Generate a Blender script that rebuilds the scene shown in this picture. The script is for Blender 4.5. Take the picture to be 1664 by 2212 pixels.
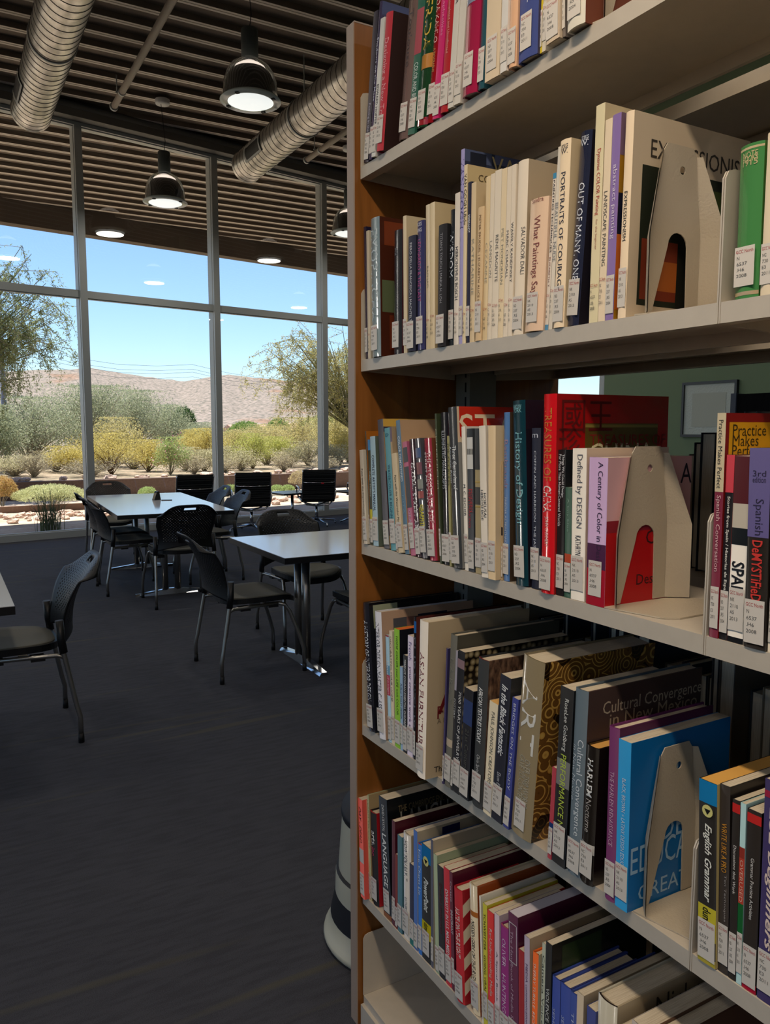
import bpy, bmesh, math, random
from mathutils import Vector, Matrix, Euler
for o in list(bpy.data.objects): bpy.data.objects.remove(o, do_unlink=True)
SC = bpy.context.scene
COL = SC.collection
R = math.radians
# ---------------------------------------------------------------- camera
cam_d = bpy.data.cameras.new('camera'); cam = bpy.data.objects.new('camera', cam_d); COL.objects.link(cam)
cam.location = (0, 0, 1.435)
cam.rotation_euler = (R(90 - 6.07), 0, R(-29.5))
cam_d.sensor_fit = 'VERTICAL'; cam_d.sensor_height = 36; cam_d.lens = 1700 / 2212 * 36
cam_d.clip_start = 0.02; cam_d.clip_end = 2000
SC.camera = cam
SC.cycles.max_bounces = 7; SC.cycles.caustics_reflective = False; SC.cycles.caustics_refractive = False; SC.cycles.adaptive_threshold = .02
# ---------------------------------------------------------------- sky, sun, exposure
EXPOSURE = 0.0
SKY = 0.19; SUN = 10.5; LAMP_W = 10; UP_W = 1.6; AISLE_W = 28
SC.view_settings.view_transform = 'Standard'; SC.view_settings.look = 'None'
SC.view_settings.gamma = 1; SC.view_settings.use_curve_mapping = False
SC.view_settings.exposure = EXPOSURE
world = bpy.data.worlds.new('sky'); SC.world = world; world.use_nodes = True
wn = world.node_tree.nodes; wl = world.node_tree.links; wn.clear()
sky = wn.new('ShaderNodeTexSky'); sky.sky_type = 'NISHITA'; sky.sun_disc = False
sky.sun_elevation = R(70); sky.sun_rotation = R(10); sky.air_density = 1.0; sky.dust_density = 0.15; sky.ozone_density = 4.0
bg = wn.new('ShaderNodeBackground'); bg.inputs[1].default_value = SKY
wo = wn.new('ShaderNodeOutputWorld')
tint = wn.new('ShaderNodeMix'); tint.data_type = 'RGBA'; tint.blend_type = 'MULTIPLY'; tint.inputs[0].default_value = 1; tint.inputs[7].default_value = (.88, .93, 1.03, 1)
wl.new(sky.outputs[0], tint.inputs[6]); wl.new(tint.outputs[2], bg.inputs[0]); wl.new(bg.outputs[0], wo.inputs[0])
sd = bpy.data.lights.new('sun', 'SUN'); sd.energy = SUN; sd.angle = R(0.53); sd.color = (1, .95, .86)
sun = bpy.data.objects.new('sun', sd); COL.objects.link(sun)
sdir = Vector((-.30 * .34, .954 * .34, .94)).normalized()      # towards the sun: high, beyond the glass
sun.rotation_euler = sdir.to_track_quat('Z', 'Y').to_euler()
sun.location = (0, 14, 30)

# ---------------------------------------------------------------- helpers
def lin(h):
    h = h.lstrip('#'); c = [int(h[i:i + 2], 16) / 255 for i in (0, 2, 4)]
    return tuple(((x + .055) / 1.055) ** 2.4 if x > .04045 else x / 12.92 for x in c) + (1,)
MATS = {}
def mat(name, col, rough=.5, metal=0, coat=0, spec=.5, noise=None, bump=None, emit=None):
    """noise=(scale, amount, (sx,sy,sz)) varies the colour; bump=(scale,strength,(sx,sy,sz))"""
    if name in MATS: return MATS[name]
    m = bpy.data.materials.new(name); m.use_nodes = True; nt = m.node_tree; n = nt.nodes; l = nt.links
    b = n['Principled BSDF']; c = lin(col) if isinstance(col, str) else col
    b.inputs['Base Color'].default_value = c; b.inputs['Roughness'].default_value = rough
    b.inputs['Metallic'].default_value = metal; b.inputs['Coat Weight'].default_value = coat
    b.inputs['Coat Roughness'].default_value = .08
    b.inputs['Specular IOR Level'].default_value = spec
    if emit:
        b.inputs['Emission Color'].default_value = lin(emit[0]); b.inputs['Emission Strength'].default_value = emit[1]
    m.diffuse_color = c
    if noise or bump:
        tc = n.new('ShaderNodeTexCoord')
    if noise:
        mp = n.new('ShaderNodeMapping'); mp.inputs['Scale'].default_value = noise[2] if len(noise) > 2 else (1, 1, 1)
        t = n.new('ShaderNodeTexNoise'); t.inputs['Scale'].default_value = noise[0]; t.inputs['Detail'].default_value = 5
        l.new(tc.outputs['Object'], mp.inputs[0]); l.new(mp.outputs[0], t.inputs[0])
        mx = n.new('ShaderNodeMix'); mx.data_type = 'RGBA'
        a = noise[1]
        mx.inputs[6].default_value = tuple(x * (1 - a) for x in c[:3]) + (1,)
        mx.inputs[7].default_value = tuple(min(1, x * (1 + a)) for x in c[:3]) + (1,)
        cr = n.new('ShaderNodeMapRange'); cr.inputs[1].default_value = .3; cr.inputs[2].default_value = .7
        l.new(t.outputs[0], cr.inputs[0]); l.new(cr.outputs[0], mx.inputs[0]); l.new(mx.outputs[2], b.inputs['Base Color'])
    if bump:
        mp = n.new('ShaderNodeMapping'); mp.inputs['Scale'].default_value = bump[2] if len(bump) > 2 else (1, 1, 1)
        t = n.new('ShaderNodeTexNoise'); t.inputs['Scale'].default_value = bump[0]; t.inputs['Detail'].default_value = 4
        l.new(tc.outputs['Object'], mp.inputs[0]); l.new(mp.outputs[0], t.inputs[0])
        bp = n.new('ShaderNodeBump'); bp.inputs['Strength'].default_value = bump[1]; bp.inputs['Distance'].default_value = .01
        l.new(t.outputs[0], bp.inputs['Height']); l.new(bp.outputs[0], b.inputs['Normal'])
    MATS[name] = m
    return m
def cmat(h, kind='p'):
    r = {'p': .34, 'h': .6, 'j': .2, 'm': .8}[kind]
    return mat('ink_%s_%s' % (h.strip('#'), kind), h, rough=r, coat=.6 if kind == 'j' else 0, spec=.36)

class MB:
    """collects shapes in one bmesh, several material slots"""
    def __init__(s): s.b = bmesh.new(); s.mats = []; s.cur = 0
    def m(s, material):
        if material not in s.mats: s.mats.append(material)
        s.cur = s.mats.index(material); return s
    def face(s, pts, smooth=False):
        f = s.b.faces.new([s.b.verts.new(p) for p in pts]); f.material_index = s.cur; f.smooth = smooth; return s
    def box(s, x0, x1, y0, y1, z0, z1, M=None):
        v = [Vector((x, y, z)) for x in (x0, x1) for y in (y0, y1) for z in (z0, z1)]
        if M is not None: v = [M @ p for p in v]
        v = [s.b.verts.new(p) for p in v]
        for q in ((0, 1, 3, 2), (4, 6, 7, 5), (0, 4, 5, 1), (2, 3, 7, 6), (0, 2, 6, 4), (1, 5, 7, 3)):
            f = s.b.faces.new([v[i] for i in q]); f.material_index = s.cur
        return s
    def tube(s, pts, r, n=10, cap=True, smooth=True):
        pts = [Vector(p) for p in pts]; rr = r if isinstance(r, (list, tuple)) else [r] * len(pts)
        rings = []; up = None
        for i, p in enumerate(pts):
            d = (pts[min(i + 1, len(pts) - 1)] - pts[max(i - 1, 0)]).normalized()
            if up is None: up = d.orthogonal().normalized()
            a = (up - d * up.dot(d)).normalized(); up = a; c = d.cross(a)
            rings.append([s.b.verts.new(p + (a * math.cos(t) + c * math.sin(t)) * rr[i]) for t in [2 * math.pi * k / n for k in range(n)]])
        for i in range(len(rings) - 1):
            for k in range(n):
                f = s.b.faces.new((rings[i][k], rings[i][(k + 1) % n], rings[i + 1][(k + 1) % n], rings[i + 1][k])); f.smooth = smooth; f.material_index = s.cur
        if cap:
            for rg in (list(reversed(rings[0])), rings[-1]):
                f = s.b.faces.new(rg); f.material_index = s.cur
        return s
    def lathe(s, prof, n=28, c=(0, 0, 0), axis='z', smooth=True):
        rings = []
        for r, z in prof:
            ring = []
            for k in range(n):
                t = 2 * math.pi * k / n
                p = (r * math.cos(t), r * math.sin(t), z) if axis == 'z' else (r * math.cos(t), z, r * math.sin(t))
                ring.append(s.b.verts.new(Vector(p) + Vector(c)))
            rings.append(ring)
        for i in range(len(rings) - 1):
            for k in range(n):
                f = s.b.faces.new((rings[i][k], rings[i][(k + 1) % n], rings[i + 1][(k + 1) % n], rings[i + 1][k])); f.smooth = smooth; f.material_index = s.cur
        return s
    def disc(s, r, z, n=28, c=(0, 0, 0)):
        f = s.b.faces.new([s.b.verts.new(Vector((r * math.cos(2 * math.pi * k / n), r * math.sin(2 * math.pi * k / n), z)) + Vector(c)) for k in range(n)])
        f.material_index = s.cur; return s
    def prism(s, pts, axis, a, b):
        """closed outline (2-D points) extruded along an axis"""
        def P(u, v, w): return {'x': (w, u, v), 'y': (u, w, v), 'z': (u, v, w)}[axis]
        A = [s.b.verts.new(P(u, v, a)) for u, v in pts]; B = [s.b.verts.new(P(u, v, b)) for u, v in pts]
        n = len(pts)
        for f in (s.b.faces.new(A), s.b.faces.new(list(reversed(B)))): f.material_index = s.cur
        for i in range(n):
            f = s.b.faces.new((A[i], B[i], B[(i + 1) % n], A[(i + 1) % n])); f.material_index = s.cur
        return s
    def mesh(s, name, recalc=True):
        if recalc: bmesh.ops.recalc_face_normals(s.b, faces=s.b.faces)
        me = bpy.data.meshes.new(name); s.b.to_mesh(me); s.b.free()
        for m_ in s.mats: me.materials.append(m_)
        return me
    def obj(s, name, parent=None, recalc=True, loc=None):
        o = bpy.data.objects.new(name, s.mesh(name, recalc)); COL.objects.link(o)
        if parent: o.parent = parent
        if loc: o.location = loc
        return o
def empty(name, loc, rz=0, label=None, cat=None, group=None):
    o = bpy.data.objects.new(name, None); COL.objects.link(o); o.location = loc; o.rotation_euler = (0, 0, rz)
    o.empty_display_size = .1
    tag(o, label, cat, group); return o
def tag(o, label=None, cat=None, group=None, kind=None):
    if label: o['label'] = label
    if cat: o['category'] = cat
    if group: o['group'] = group
    if kind: o['kind'] = kind
    return o
def struct(o): o['kind'] = 'structure'; return o
def link_mesh(name, me, parent):
    o = bpy.data.objects.new(name, me); COL.objects.link(o); o.parent = parent; return o
def children(o): return [c for c in bpy.data.objects if c.parent == o]
def copy_tree(o, parent=None):
    c = o.copy(); COL.objects.link(c); c.parent = parent
    for ch in list(o.children): copy_tree(ch, c)
    return c
# lettering: glyph outlines cached as (verts, faces), 0..w by 0..cap height 1
GLY = {}
def glyphs(s, bold=False, shear=0):
    k = (s, bold, shear)
    if k in GLY: return GLY[k]
    cu = bpy.data.curves.new('lettering', 'FONT'); cu.body = s; cu.resolution_u = 2; cu.fill_mode = 'FRONT'; cu.shear = shear
    if bold: cu.offset = .018
    ob = bpy.data.objects.new('lettering', cu); COL.objects.link(ob)
    dg = bpy.context.evaluated_depsgraph_get(); me = ob.evaluated_get(dg).to_mesh()
    vs = [v.co.copy() for v in me.vertices]; fs = [tuple(p.vertices) for p in me.polygons]
    ob.evaluated_get(dg).to_mesh_clear(); bpy.data.objects.remove(ob); bpy.data.curves.remove(cu)
    if not vs: GLY[k] = ([], [], 1, 1); return GLY[k]
    x0 = min(v.x for v in vs); x1 = max(v.x for v in vs); y0 = min(v.y for v in vs); y1 = max(v.y for v in vs)
    GLY[k] = ([(v.x - x0, v.y - y0) for v in vs], fs, x1 - x0, y1 - y0)
    return GLY[k]
def put_text(mb, s, fn, L=None, Hh=None, bold=False, shear=0):
    """fn(u,v) -> point ; u runs along the text 0..L, v across 0..H"""
    vs, fs, w, h = glyphs(s, bold, shear)
    if not vs: return 0, 0
    if L is None: L = w / h * Hh
    if Hh is None: Hh = h / w * L
    vv = [mb.b.verts.new(fn(x / w * L, y / h * Hh)) for x, y in vs]
    for f in fs:
        try:
            q = mb.b.faces.new([vv[i] for i in f]); q.material_index = mb.cur
        except ValueError: pass
    return L, Hh
# special procedural surfaces
def node_mat(name, build, rough=.5, metal=0):
    if name in MATS: return MATS[name]
    m = bpy.data.materials.new(name); m.use_nodes = True; nt = m.node_tree
    b = nt.nodes['Principled BSDF']; b.inputs['Roughness'].default_value = rough; b.inputs['Metallic'].default_value = metal
    tc = nt.nodes.new('ShaderNodeTexCoord'); build(nt, b, tc); MATS[name] = m; return m
def ramp(nt, fac, stops, interp='LINEAR'):
    r = nt.nodes.new('ShaderNodeValToRGB'); e = r.color_ramp.elements; r.color_ramp.interpolation = interp
    while len(e) > 1: e.remove(e[-1])
    e[0].position = stops[0][0]; e[0].color = lin(stops[0][1])
    for p, c in stops[1:]:
        q = e.new(p); q.color = lin(c)
    nt.links.new(fac, r.inputs[0]); return r.outputs[0]
def mapped(nt, tc, sc=(1, 1, 1), out='Object'):
    mp = nt.nodes.new('ShaderNodeMapping'); mp.inputs['Scale'].default_value = sc
    nt.links.new(tc.outputs[out], mp.inputs[0]); return mp.outputs[0]
def noise(nt, vec, scale, detail=4, dist=0):
    t = nt.nodes.new('ShaderNodeTexNoise'); t.inputs['Scale'].default_value = scale; t.inputs['Detail'].default_value = detail
    t.inputs['Distortion'].default_value = dist; nt.links.new(vec, t.inputs[0]); return t.outputs[0]
def bump(nt, b, h, s=.3, d=.01):
    n = nt.nodes.new('ShaderNodeBump'); n.inputs['Strength'].default_value = s; n.inputs['Distance'].default_value = d
    nt.links.new(h, n.inputs['Height']); nt.links.new(n.outputs[0], b.inputs['Normal'])
def m_wood(nt, b, tc):
    v = mapped(nt, tc, (3, 3, .35)); t = noise(nt, v, 9, 6, 1.2)
    nt.links.new(ramp(nt, t, [(.3, '#82501f'), (.55, '#925a26'), (.75, '#9c652e')]), b.inputs['Base Color'])
def m_carpet(nt, b, tc):
    v = mapped(nt, tc, (1.5, 9, 1)); t = noise(nt, v, 5, 6)
    v2 = mapped(nt, tc, (1, 1, 1)); t2 = noise(nt, v2, 350, 2)
    mx = nt.nodes.new('ShaderNodeMath'); mx.operation = 'ADD'; nt.links.new(t, mx.inputs[0]); nt.links.new(t2, mx.inputs[1])
    c1 = ramp(nt, mx.outputs[0], [(.6, '#303138'), (1.0, '#393a42'), (1.3, '#404149')])
    # faint olive streaks along the planks
    v3 = mapped(nt, tc, (.55, 11, 1)); t3 = noise(nt, v3, 1.1, 1)
    s = nt.nodes.new('ShaderNodeMapRange'); s.inputs[1].default_value = .66; s.inputs[2].default_value = .74; s.inputs[3].default_value = 0; s.inputs[4].default_value = .55
    nt.links.new(t3, s.inputs[0])
    m = nt.nodes.new('ShaderNodeMix'); m.data_type = 'RGBA'; m.inputs[7].default_value = lin('#545140')
    nt.links.new(s.outputs[0], m.inputs[0]); nt.links.new(c1, m.inputs[6]); nt.links.new(m.outputs[2], b.inputs['Base Color'])
    bump(nt, b, t2, .6, .004)
def m_galv(nt, b, tc):
    v = mapped(nt, tc, (7, 5, 7)); t = noise(nt, v, 1.5, 3)
    nt.links.new(ramp(nt, t, [(.3, '#a8a49c'), (.5, '#c8c3ba'), (.7, '#e0dbd2')]), b.inputs['Base Color'])
    v2 = mapped(nt, tc, (12, 4, 12)); t2 = noise(nt, v2, 2, 3); bump(nt, b, t2, .12, .01)
def m_klimt(nt, b, tc):
    vo = nt.nodes.new('ShaderNodeTexVoronoi'); vo.inputs['Scale'].default_value = 26; nt.links.new(mapped(nt, tc), vo.inputs[0])
    s = nt.nodes.new('ShaderNodeMath'); s.operation = 'SINE'; k = nt.nodes.new('ShaderNodeMath'); k.operation = 'MULTIPLY'; k.inputs[1].default_value = 38
    nt.links.new(vo.outputs['Distance'], k.inputs[0]); nt.links.new(k.outputs[0], s.inputs[0])
    c = ramp(nt, s.outputs[0], [(0, '#7a5426'), (.45, '#5a3a18'), (.6, '#c08a3a'), (1, '#d8b05a')])
    c2 = ramp(nt, vo.outputs['Color'], [(0, '#1c1430'), (.3, '#1c1430'), (.31, '#ffffff'), (1, '#ffffff')], 'CONSTANT')
    m = nt.nodes.new('ShaderNodeMix'); m.data_type = 'RGBA'; m.blend_type = 'MULTIPLY'; m.inputs[0].default_value = .9
    nt.links.new(c, m.inputs[6]); nt.links.new(c2, m.inputs[7]); nt.links.new(m.outputs[2], b.inputs['Base Color'])
def m_pearls(nt, b, tc):
    vo = nt.nodes.new('ShaderNodeTexVoronoi'); vo.inputs['Scale'].default_value = 75; vo.inputs['Randomness'].default_value = .45; nt.links.new(mapped(nt, tc, (1, 1, 1)), vo.inputs[0])
    nt.links.new(ramp(nt, vo.outputs['Distance'], [(0, '#cabd9c'), (.35, '#8a7a58'), (.55, '#1a130c')]), b.inputs['Base Color'])
def m_spots(nt, b, tc):
    t = noise(nt, mapped(nt, tc, (1, 1, .8)), 62, 1)
    nt.links.new(ramp(nt, t, [(.0, '#17130f'), (.44, '#17130f'), (.47, '#c8b08c'), (1, '#c8b08c')]), b.inputs['Base Color'])
def m_weave(nt, b, tc):
    t = noise(nt, mapped(nt, tc, (1, 1, .35)), 160, 4)
    nt.links.new(ramp(nt, t, [(.35, '#3a2820'), (.55, '#6e5240'), (.7, '#8c7058')]), b.inputs['Base Color'])
def m_stripes(nt, b, tc):
    w = nt.nodes.new('ShaderNodeTexWave'); w.inputs['Scale'].default_value = 7; w.inputs['Distortion'].default_value = 2.2; w.inputs['Detail'].default_value = 1
    w.bands_direction = 'Z'; mp = nt.nodes.new('ShaderNodeMapping'); mp.inputs['Rotation'].default_value = (0, .55, 0)
    nt.links.new(tc.outputs['Object'], mp.inputs[0]); nt.links.new(mp.outputs[0], w.inputs[0])
    nt.links.new(ramp(nt, w.outputs['Color'], [(0, '#a01824'), (.5, '#a01824'), (.54, '#dccfb4'), (1, '#dccfb4')]), b.inputs['Base Color'])
def m_pages(nt, b, tc):
    t = noise(nt, mapped(nt, tc, (1, 60, 1)), 30, 3)
    nt.links.new(ramp(nt, t, [(.3, '#bfae92'), (.7, '#e2d6bf')]), b.inputs['Base Color'])
M_WOOD = node_mat('honey_maple', m_wood, .38)
M_EDGE = mat('pale_edge_band', '#a89484', .5)
M_SHELF = mat('putty_painted_steel', '#c8bdac', .42, noise=(40, .03))
M_POST = mat('grey_painted_steel', '#7d7d76', .45)
M_SLOT = mat('slot_void', '#0c0c0c', .9)
M_BEND = mat('beige_bookend_enamel', '#bdb09a', .5, bump=(300, .15))
M_CARPET = node_mat('charcoal_carpet', m_carpet, .95)
M_GALV = node_mat('galvanised_steel', m_galv, .3, .85)
M_PAGES = node_mat('page_edges', m_pages, .85)
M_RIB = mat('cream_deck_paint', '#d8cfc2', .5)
M_DECK = mat('shaded_deck_paint', '#75685a', .8, noise=(3, .1))  # rib paint again, with the shade of the recesses put into its colour
M_ALU = mat('anodised_aluminium', '#b4b8b6', .4, .15)
M_BEAM = mat('grey_beam_paint', '#5d5c58', .5)
M_BLACKP = mat('black_plastic', '#0e0f12', .42)
M_TIP = mat('black_rubber', '#08080a', .6)
M_CHROME = mat('satin_chrome', '#c9cacc', .18, 1)
M_TUBE = mat('silver_tube', '#a5a29c', .3, .9)
M_SEAT = mat('grey_seat_fabric', '#77756a', .9, bump=(900, .4))
M_TOP = mat('white_laminate', '#efeff2', .1, spec=.8)
M_BLK = mat('black_edge', '#101012', .4)
M_GREEN = mat('sage_green_paint', '#6f8062', .8)
M_WALL = mat('off_white_paint', '#a39e94', .8)
M_FASCIA = mat('brown_fascia', '#5c5147', .7)
M_WHITE = mat('white_enamel', '#dcdcda', .4)
# ---------------------------------------------------------------- the glazed wall
P0 = Vector((1.748, 11.172, 0)); AZ = R(80.25)
WD = Vector((math.sin(AZ), math.cos(AZ), 0)); WN = Vector((WD.y, -WD.x, 0))     # along the wall, into the room
WM = Matrix(((WD.x, -WN.x, 0, P0.x), (WD.y, -WN.y, 0, P0.y), (0, 0, 1, 0), (0, 0, 0, 1)))   # local x along, y outwards
def wobj(mb, name, parent=None):
    o = mb.obj(name, parent)
    if parent is None: o.matrix_world = WM
    return o
def roof(y): return 5.83 - .03 * y
T0, T1, STEP = -10.6, 13.2, 1.917
ts = [k * STEP for k in range(-5, 7)]
XL, XR, YB = -8.5, 14.2, -9.0
# floor
def wall_y(x): return P0.y + (x - P0.x) * WD.y / WD.x
f = MB().m(M_CARPET); f.face([(XL, YB, 0), (XR, YB, 0), (XR, wall_y(XR), 0), (XL, wall_y(XL), 0)]); struct(f.obj('floor'))
# ceiling: ribbed deck that runs on outside as a soffit
def fas_y(x): return wall_y(x) + 4.3 / .9856
c = MB(); PITCH = 1 / 3
k0 = int((YB - 8.09) / PITCH) - 1
for k in range(k0, 40):
    y = 8.09 + k * PITCH
    if y > fas_y(XR) + .3: break
    xa = max(XL - 1.5, 1.748 + (y - .1 - fas_y(1.748)) / .172) if y > fas_y(XL - 1.5) - .4 else XL - 1.5
    if xa > XR + 1: continue
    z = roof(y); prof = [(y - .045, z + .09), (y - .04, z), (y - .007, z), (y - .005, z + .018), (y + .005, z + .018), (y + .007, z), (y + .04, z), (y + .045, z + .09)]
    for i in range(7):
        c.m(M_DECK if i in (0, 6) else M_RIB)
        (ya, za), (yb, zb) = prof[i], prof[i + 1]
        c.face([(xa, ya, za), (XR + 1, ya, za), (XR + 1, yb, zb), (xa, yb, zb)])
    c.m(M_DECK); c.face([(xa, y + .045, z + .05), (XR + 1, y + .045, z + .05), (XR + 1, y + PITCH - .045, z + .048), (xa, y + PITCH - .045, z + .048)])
c.m(M_FASCIA); c.face([(XL - 1.5, YB - .5, roof(YB) + .25), (XR + 1, YB - .5, roof(YB) + .25), (XR + 1, fas_y(XR + 1), roof(15) + .25), (XL - 1.5, fas_y(XL - 1.5), roof(15) + .25)])
struct(c.obj('ceiling'))
fz = MB().m(M_FASCIA).box(T0 - 2, T1 + 2, 4.25, 4.5, 4.96, 5.62); struct(wobj(fz, 'trim_1'))
# head beam and frames
b = MB().m(M_BEAM).box(T0, T1, -.24, -.07, 5.33, 5.47); b.tube([(T0, -.2, 5.46), (T1, -.2, 5.46)], .055, 12); struct(wobj(b, 'trim_3'))
b = MB().m(M_ALU).box(T0, T1, -.07, .1, 5.29, 5.42).box(T0, T1, -.08, .09, 0, .07).box(T0, T1, -.08, -.02, .07, .085); struct(wobj(b, 'trim_4'))
b = MB().m(M_ALU).box(T0, T1, -.05, .09, 3.135, 3.22); struct(wobj(b, 'trim_5'))
for i, t in enumerate(ts):
    b = MB().m(M_ALU).box(t - .047, t + .047, -.075, .105, .07, 5.3); struct(wobj(b, 'trim_%d' % (6 + i)))
def glass_mat():
    m = bpy.data.materials.new('clear_glazing'); m.use_nodes = True; nt = m.node_tree; n = nt.nodes; l = nt.links; n.clear()
    o = n.new('ShaderNodeOutputMaterial'); mx = n.new('ShaderNodeMixShader'); t = n.new('ShaderNodeBsdfTransparent'); g = n.new('ShaderNodeBsdfGlossy')
    fr = n.new('ShaderNodeFresnel'); ge = n.new('ShaderNodeNewGeometry'); mr = n.new('ShaderNodeMapRange'); mr.inputs[3].default_value = 1.5; mr.inputs[4].default_value = 1 / 1.5; l.new(ge.outputs['Backfacing'], mr.inputs[0]); l.new(mr.outputs[0], fr.inputs[0])
    t.inputs[0].default_value = (.97, .985, .98, 1); g.inputs['Roughness'].default_value = 0.0; g.inputs['Color'].default_value = (1, 1, 1, 1)
    l.new(fr.outputs[0], mx.inputs[0]); l.new(t.outputs[0], mx.inputs[1]); l.new(g.outputs[0], mx.inputs[2]); l.new(mx.outputs[0], o.inputs[0])
    return m
M_GLASS = glass_mat()
edges = [T0] + ts + [T1]
for i in range(len(edges) - 1):
    a, bb = edges[i] + .04, edges[i + 1] - .04
    w = MB().m(M_ALU)
    for z0, z1 in ((.085, 3.135), (3.22, 5.29)):                 # slim glazing beads
        w.box(a, a + .012, -.03, .03, z0, z1).box(bb - .012, bb, -.03, .03, z0, z1).box(a, bb, -.03, .03, z0, z0 + .012).box(a, bb, -.03, .03, z1 - .012, z1)
    wo_ = wobj(w, 'window_%d' % (i + 1)); struct(wo_)
    for z0, z1 in ((.09, 3.13), (3.225, 5.285)):
        wobj(MB().m(M_GLASS).box(a, bb, -.004, .004, z0, z1), 'pane', wo_)
# other walls
w = MB().m(M_WALL); yl = wall_y(XL) + .1; y = YB
for i in range(7):
    a, bb = -8.2 + 2.5 * i, -8.2 + 2.5 * i + 2.2
    w.box(XL - .15, XL, y, a, 0, 6.2).box(XL - .15, XL, a, bb, 0, .75).box(XL - .15, XL, a, bb, 4.6, 6.2); y = bb
    q = MB().m(M_ALU).box(XL - .12, XL - .03, a, a + .05, .75, 4.6).box(XL - .12, XL - .03, bb - .05, bb, .75, 4.6).box(XL - .12, XL - .03, a, bb, .75, .8).box(XL - .12, XL - .03, a, bb, 4.55, 4.6).box(XL - .12, XL - .03, a, bb, 2.7, 2.75).obj('window_%d' % (30 + i)); struct(q)
    MB().m(M_GLASS).box(XL - .08, XL - .074, a + .05, bb - .05, .8, 4.55).obj('pane', q)
w.box(XL - .15, XL, y, yl, 0, 6.2); struct(w.obj('wall_left'))
w = MB().m(M_WALL).box(XR, XR + .15, YB, wall_y(XR) + .1, 0, 6.1); struct(w.obj('wall_right'))
# back wall with a band of high windows that the glazing mirrors
w = MB().m(M_WALL); cuts = [(-6.2, -3.4), (-2.6, .2), (1.0, 3.8), (4.6, 7.4), (8.2, 11.0)]
x = XL
for a, bb in cuts:
    w.box(x, a, YB - .15, YB, 0, 6.1); w.box(a, bb, YB - .15, YB, 0, 3.1); w.box(a, bb, YB - .15, YB, 4.7, 6.1); x = bb
w.box(x, XR, YB - .15, YB, 0, 6.1); struct(w.obj('wall_back'))
for i, (a, bb) in enumerate(cuts):
    q = MB().m(M_ALU).box(a, a + .05, YB - .12, YB - .02, 3.1, 4.7).box(bb - .05, bb, YB - .12, YB - .02, 3.1, 4.7).box(a, bb, YB - .12, YB - .02, 3.1, 3.15).box(a, bb, YB - .12, YB - .02, 4.65, 4.7).box(a + .9, a + .95, YB - .12, YB - .02, 3.1, 4.7)
    q = q.obj('window_%d' % (20 + i)); struct(q); MB().m(M_GLASS).box(a + .05, bb - .05, YB - .075, YB - .069, 3.15, 4.65).obj('pane', q)
# green partition seen through the shelves
w = MB().m(M_GREEN).box(6.5, 6.65, -4.5, 6.52, 0, 5.5); struct(w.obj('wall_green'))
w = MB().m(mat('black_base', '#15151a', .6)).box(6.485, 6.5, -4.5, 6.52, 0, .1); struct(w.obj('baseboard_green'))
# ---------------------------------------------------------------- ceiling services
def duct(x, z, yend, label):
    o = empty('air_duct', (x, yend, z), 0, label, 'duct', 'round air ducts under the ribbed deck')
    m = MB().m(M_GALV); prof = []; y = 0; i = 0; r = .205
    prof.append((r - .004, .0)); prof.append((r + .006, -.004)); prof.append((r + .006, -.012)); y = -.02
    while y > -16:
        prof += [(r, y)]; y -= .5
    m.lathe(prof, 40, axis='y'); y = -.05
    m.m(mat('duct_seam', '#6a665f', .35, .8))
    while y > -12:
        m.lathe([(r + .0004, y), (r + .0035, y - .003), (r + .0035, y - .008), (r + .0004, y - .011)], 40, axis='y', smooth=False); y -= .118
    m.obj('duct_shell', o)
    e = MB().m(M_GALV); e.lathe([(r, -.003), (r * .5, -.003), (.001, -.003)], 40, axis='y'); e.obj('end_cap', o)
    # side register near the end
    v = MB().m(M_ALU)
    def P(a, yy, rr): return (-rr * math.cos(a), yy, rr * math.sin(a))
    a0, a1 = R(-34), R(16)
    for k in range(8):
        A, B = a0 + (a1 - a0) * k / 8, a0 + (a1 - a0) * (k + 1) / 8
        for ya, yb in ((-1.02, -.98), (-.52, -.48)): v.face([P(A, ya, r + .014), P(B, ya, r + .014), P(B, yb, r + .014), P(A, yb, r + .014)])
        if k in (0, 7): v.face([P(A, -.98, r + .014), P(B, -.98, r + .014), P(B, -.52, r + .014), P(A, -.52, r + .014)])
    vv = v.obj('vent_register', o)
    g = MB().m(mat('vent_dark', '#2c2a28', .6))
    for k in range(1, 7):
        A, B = a0 + (a1 - a0) * k / 8, a0 + (a1 - a0) * (k + 1) / 8
        g.face([P(A, -.98, r + .012), P(B, -.98, r + .012), P(B, -.52, r + .008), P(A, -.52, r + .008)])
    g.obj('vent_slats', vv)
    for yy in (-1.9, -4.9, -7.9, -10.9):
        h = MB().m(M_ALU).tube([(0, yy, r), (0, yy, roof(yend + yy) - z)], .006, 6)
        h.lathe([(r + .004, yy - .015), (r + .009, yy - .015), (r + .009, yy + .015), (r + .004, yy + .015)], 32, axis='y'); h.obj('hanger', o)
duct(1.08, 4.90, 9.84, 'spiral steel air duct at the upper left, ending over the left window bay')
duct(3.77, 4.90, 10.4, 'spiral steel air duct coming from behind the bookcase end panel')
def pipe(x, z, yend, label):
    o = empty('ceiling_pipe', (x, yend, z), 0, label, 'pipe', 'thin pipes hung below the deck')
    m = MB().m(mat('pipe_grey', '#8b8177', .5)); m.tube([(0, 0, 0), (0, -14, .0)], .038, 14)
    m.obj('pipe_run', o); MB().m(M_ALU).tube([(0, .012, 0), (0, -.03, 0)], .05, 14).obj('end_cap', o)
    MB().m(M_ALU).tube([(0, -.5, 0), (0, -.46, 0)], .044, 14).obj('coupling', o)
    for yy in (-.35, -3.3, -6.3):
        MB().m(M_ALU).tube([(-.03, yy, .03), (-.03, yy, roof(yend + yy) - z)], .007, 6).box(-.045, .045, yy - .012, yy + .012, .03, .05).obj('hanger', o)
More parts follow.
